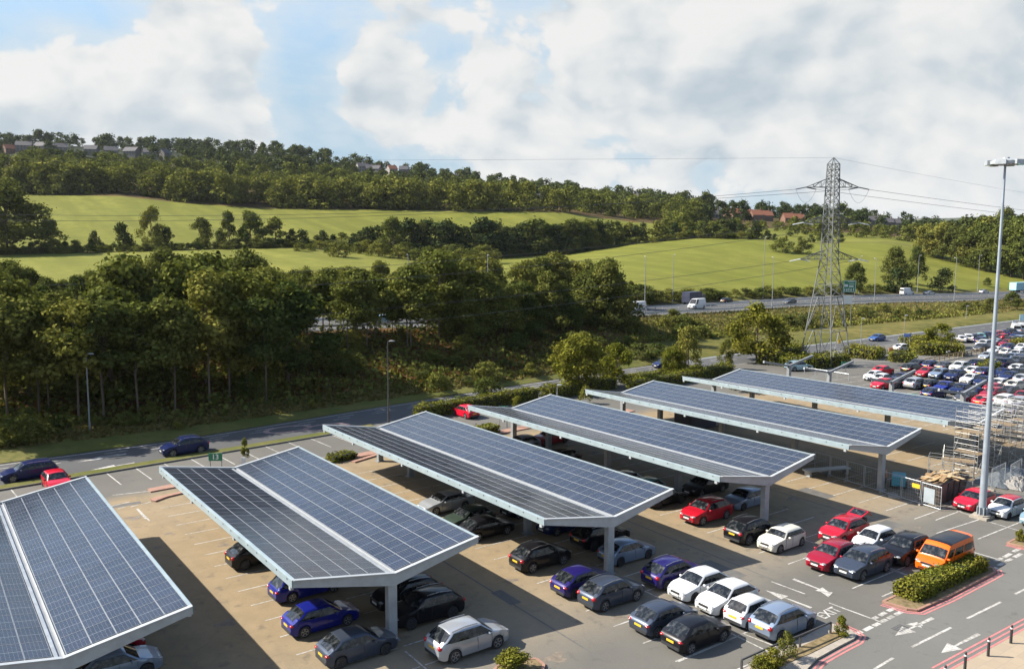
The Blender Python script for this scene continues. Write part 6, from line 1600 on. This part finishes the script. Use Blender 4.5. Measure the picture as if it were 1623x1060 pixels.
# ------------------------------------------------------------------ sky, sun, camera
SUN = Vector((-.9254, .8059, 1.0)).normalized(); EL = math.asin(SUN.z); AZ = math.atan2(SUN.x, SUN.y)
w = bpy.data.worlds.new('World'); SC.world = w; w.use_nodes = True; T = NT(w); T.n.clear()
sky = T.add('ShaderNodeTexSky', sky_type='NISHITA'); sky.sun_disc = False; sky.sun_elevation = EL; sky.sun_rotation = AZ; sky.air_density = 1.0; sky.dust_density = 1.0; sky.ozone_density = 1.5; sky.altitude = 100
dirv = T.add('ShaderNodeTexCoord').outputs['Generated']
sx = T.add('ShaderNodeSeparateXYZ'); T.ln(dirv, sx.inputs[0]); dz = sx.outputs[2]
# cumulus: billowing noise on the sphere; shaded by comparing each point with one nearer the sun
def field(off, det):
    v = T.vmath('ADD', T.vmath('MULTIPLY', dirv, (1., 1., 1.5)), off)
    wv = T.vmath('SCALE', T.vmath('SUBTRACT', T.noise(v, 3.0, 2, .5, out=1), (.5, .5, .5)), scale=.14)
    v2 = T.vmath('ADD', v, wv)
    big = T.noise(v, 1.7, 2, .5); med = T.noise(v2, 5.0, det, .60)
    f = T.math('ADD', T.math('MULTIPLY', big, .50), T.math('MULTIPLY', med, .50))
    for sc, amp in ((7., .115), (15., .075), (31., .045)):      # heaped rounded billows, three sizes
        vo = T.add('ShaderNodeTexVoronoi', feature='F1'); vo.inputs['Scale'].default_value = sc; vo.inputs['Detail'].default_value = 0.
        T.ln(T.vmath('ADD', v2, T.vmath('SCALE', T.vmath('SUBTRACT', T.noise(v2, sc*1.6, 2, .5, out=1), (.5, .5, .5)), scale=.5/sc)), vo.inputs['Vector'])
        d = vo.outputs[0]; f = T.math('ADD', f, T.math('MULTIPLY', T.math('SUBTRACT', .42, T.math('MULTIPLY', d, d)), amp))
    return f
SEED = (5.5, 4.4, 9.3)
n1 = field(SEED, 6); s = SUN*.022
n2 = field((SEED[0]+s.x, SEED[1]+s.y, SEED[2]+s.z*1.5+.020), 3)
cov = T.math('ADD', T.maprange(dz, .0, .26, .05, -.024), T.maprange(dz, .32, .62, 0, -.18))      # more cloud toward the horizon, open overhead
# where this afternoon's big clouds and blue gaps stand (compass directions)
for px, py, r, a in ((120, 175, 150, .09), (330, 150, 130, .08), (340, 60, 80, .08), (130, 55, 110, -.17), (490, 75, 60, -.15), (500, 190, 70, -.07), (590, 165, 60, .20), (790, 170, 110, .16), (720, 88, 110, -.11), (660, 20, 90, .08),
                     (1000, 90, 80, .13), (940, 20, 50, .06), (1100, 45, 40, -.05), (1170, 95, 80, .10), (1330, 90, 110, .09), (1560, 110, 90, .11), (1250, 190, 130, .08), (1010, 180, 60, -.06), (880, 110, 45, -.08), (1450, 250, 110, .02), (250, 240, 150, .06), (1480, 30, 70, -.07), (1420, 190, 50, -.05)):
    d_ = ray(px, py); d_ = d_/np.linalg.norm(d_)
    dt = T.vmath('DOT_PRODUCT', dirv, tuple(d_), out=1); sg = (r/CF)**2
    g_ = T.math('POWER', 2.718, T.math('DIVIDE', T.math('SUBTRACT', dt, 1.), sg)); cov = T.math('ADD', cov, T.math('MULTIPLY', g_, a))
N = T.math('ADD', n1, cov)
dens = T.maprange(N, .558, .592, 0, 1, True)
soft = T.maprange(N, .42, .60, 0, .65, True)
lit = T.math('ADD', .62, T.math('MULTIPLY', T.math('SUBTRACT', n1, n2), 5.5), clamp=True)
thick = T.maprange(N, .64, .84, 0, 1, True)
lit = T.math('SUBTRACT', lit, T.math('MULTIPLY', thick, .21), clamp=True)
cc = T.ramp(lit, [(0., (.60, .685, .755)), (.25, (.70, .77, .82)), (.52, (.855, .885, .90)), (.84, (.975, .975, .965))])
cir = T.noise(T.vmath('MULTIPLY', dirv, (2.2, 2.2, 16.)), 1.6, 5, .6)
bgs = T.add('ShaderNodeBackground'); T.ln(sky.outputs[0], bgs.inputs[0]); bgs.inputs[1].default_value = .115
bgw = T.add('ShaderNodeBackground'); bgw.inputs[0].default_value = (.43, .64, .82, 1); bgw.inputs[1].default_value = .335
bgc = T.add('ShaderNodeBackground'); T.ln(cc, bgc.inputs[0]); bgc.inputs[1].default_value = .36
bgv = T.add('ShaderNodeBackground'); bgv.inputs[0].default_value = (.80, .87, .91, 1); bgv.inputs[1].default_value = .37
def mixs(f, a, b):
    m = T.add('ShaderNodeMixShader'); T.ln(f, m.inputs[0]); T.ln(a, m.inputs[1]); T.ln(b, m.inputs[2]); return m.outputs[0]
base = mixs(T.maprange(dz, .10, .50, .92, .0, True), bgs.outputs[0], bgw.outputs[0])
base = mixs(T.math('ADD', soft, T.maprange(cir, .48, .75, 0, .4), clamp=True), base, bgv.outputs[0])
out = T.add('ShaderNodeOutputWorld'); T.ln(mixs(dens, base, bgc.outputs[0]), out.inputs[0])
w.cycles.sampling_method = 'MANUAL'; w.cycles.sample_map_resolution = 1024

sl = bpy.data.lights.new('sun', 'SUN'); sl.energy = 5.0; sl.angle = math.radians(.53); sl.color = (1., .93, .82)
so = bpy.data.objects.new('sun', sl); COL.objects.link(so); so.rotation_euler = SUN.to_track_quat('Z', 'Y').to_euler(); so.location = (0, 0, 80)

cam = bpy.data.cameras.new('camera'); co = bpy.data.objects.new('camera', cam); COL.objects.link(co)
co.matrix_world = Matrix(((CRt[0], CUp[0], -CFw[0], CC[0]), (CRt[1], CUp[1], -CFw[1], CC[1]), (CRt[2], CUp[2], -CFw[2], CC[2]), (0, 0, 0, 1)))
cam.sensor_fit = 'HORIZONTAL'; cam.sensor_width = 36; cam.lens = CF/1623*36; cam.clip_start = .5; cam.clip_end = 30000
SC.camera = co
SC.view_settings.view_transform = 'Standard'; SC.view_settings.look = 'None'; SC.view_settings.exposure = 1.3; SC.view_settings.gamma = 1.
SC.cycles.use_denoising = True; SC.cycles.max_bounces = 6; SC.cycles.diffuse_bounces = 3; SC.cycles.transparent_max_bounces = 6; SC.cycles.caustics_reflective = False; SC.cycles.caustics_refractive = False
SC.cycles.sample_clamp_indirect = 6

# ------------------------------------------------------------------ air: thin even haze over the whole valley
hb = MB(); hb.box((0, 4000, 86), (36000, 36000, 184)); hm_ = bpy.data.materials.new('haze_air'); hm_.use_nodes = True; t = NT(hm_); t.n.clear()
pv_ = t.add('ShaderNodeVolumePrincipled'); pv_.inputs['Color'].default_value = (.80, .88, .95, 1); pv_.inputs['Density'].default_value = .00003; pv_.inputs['Anisotropy'].default_value = .2
o_ = t.add('ShaderNodeOutputMaterial'); t.ln(pv_.outputs[0], o_.inputs['Volume'])
tag(hb.build('haze', hm_), kind='stuff')
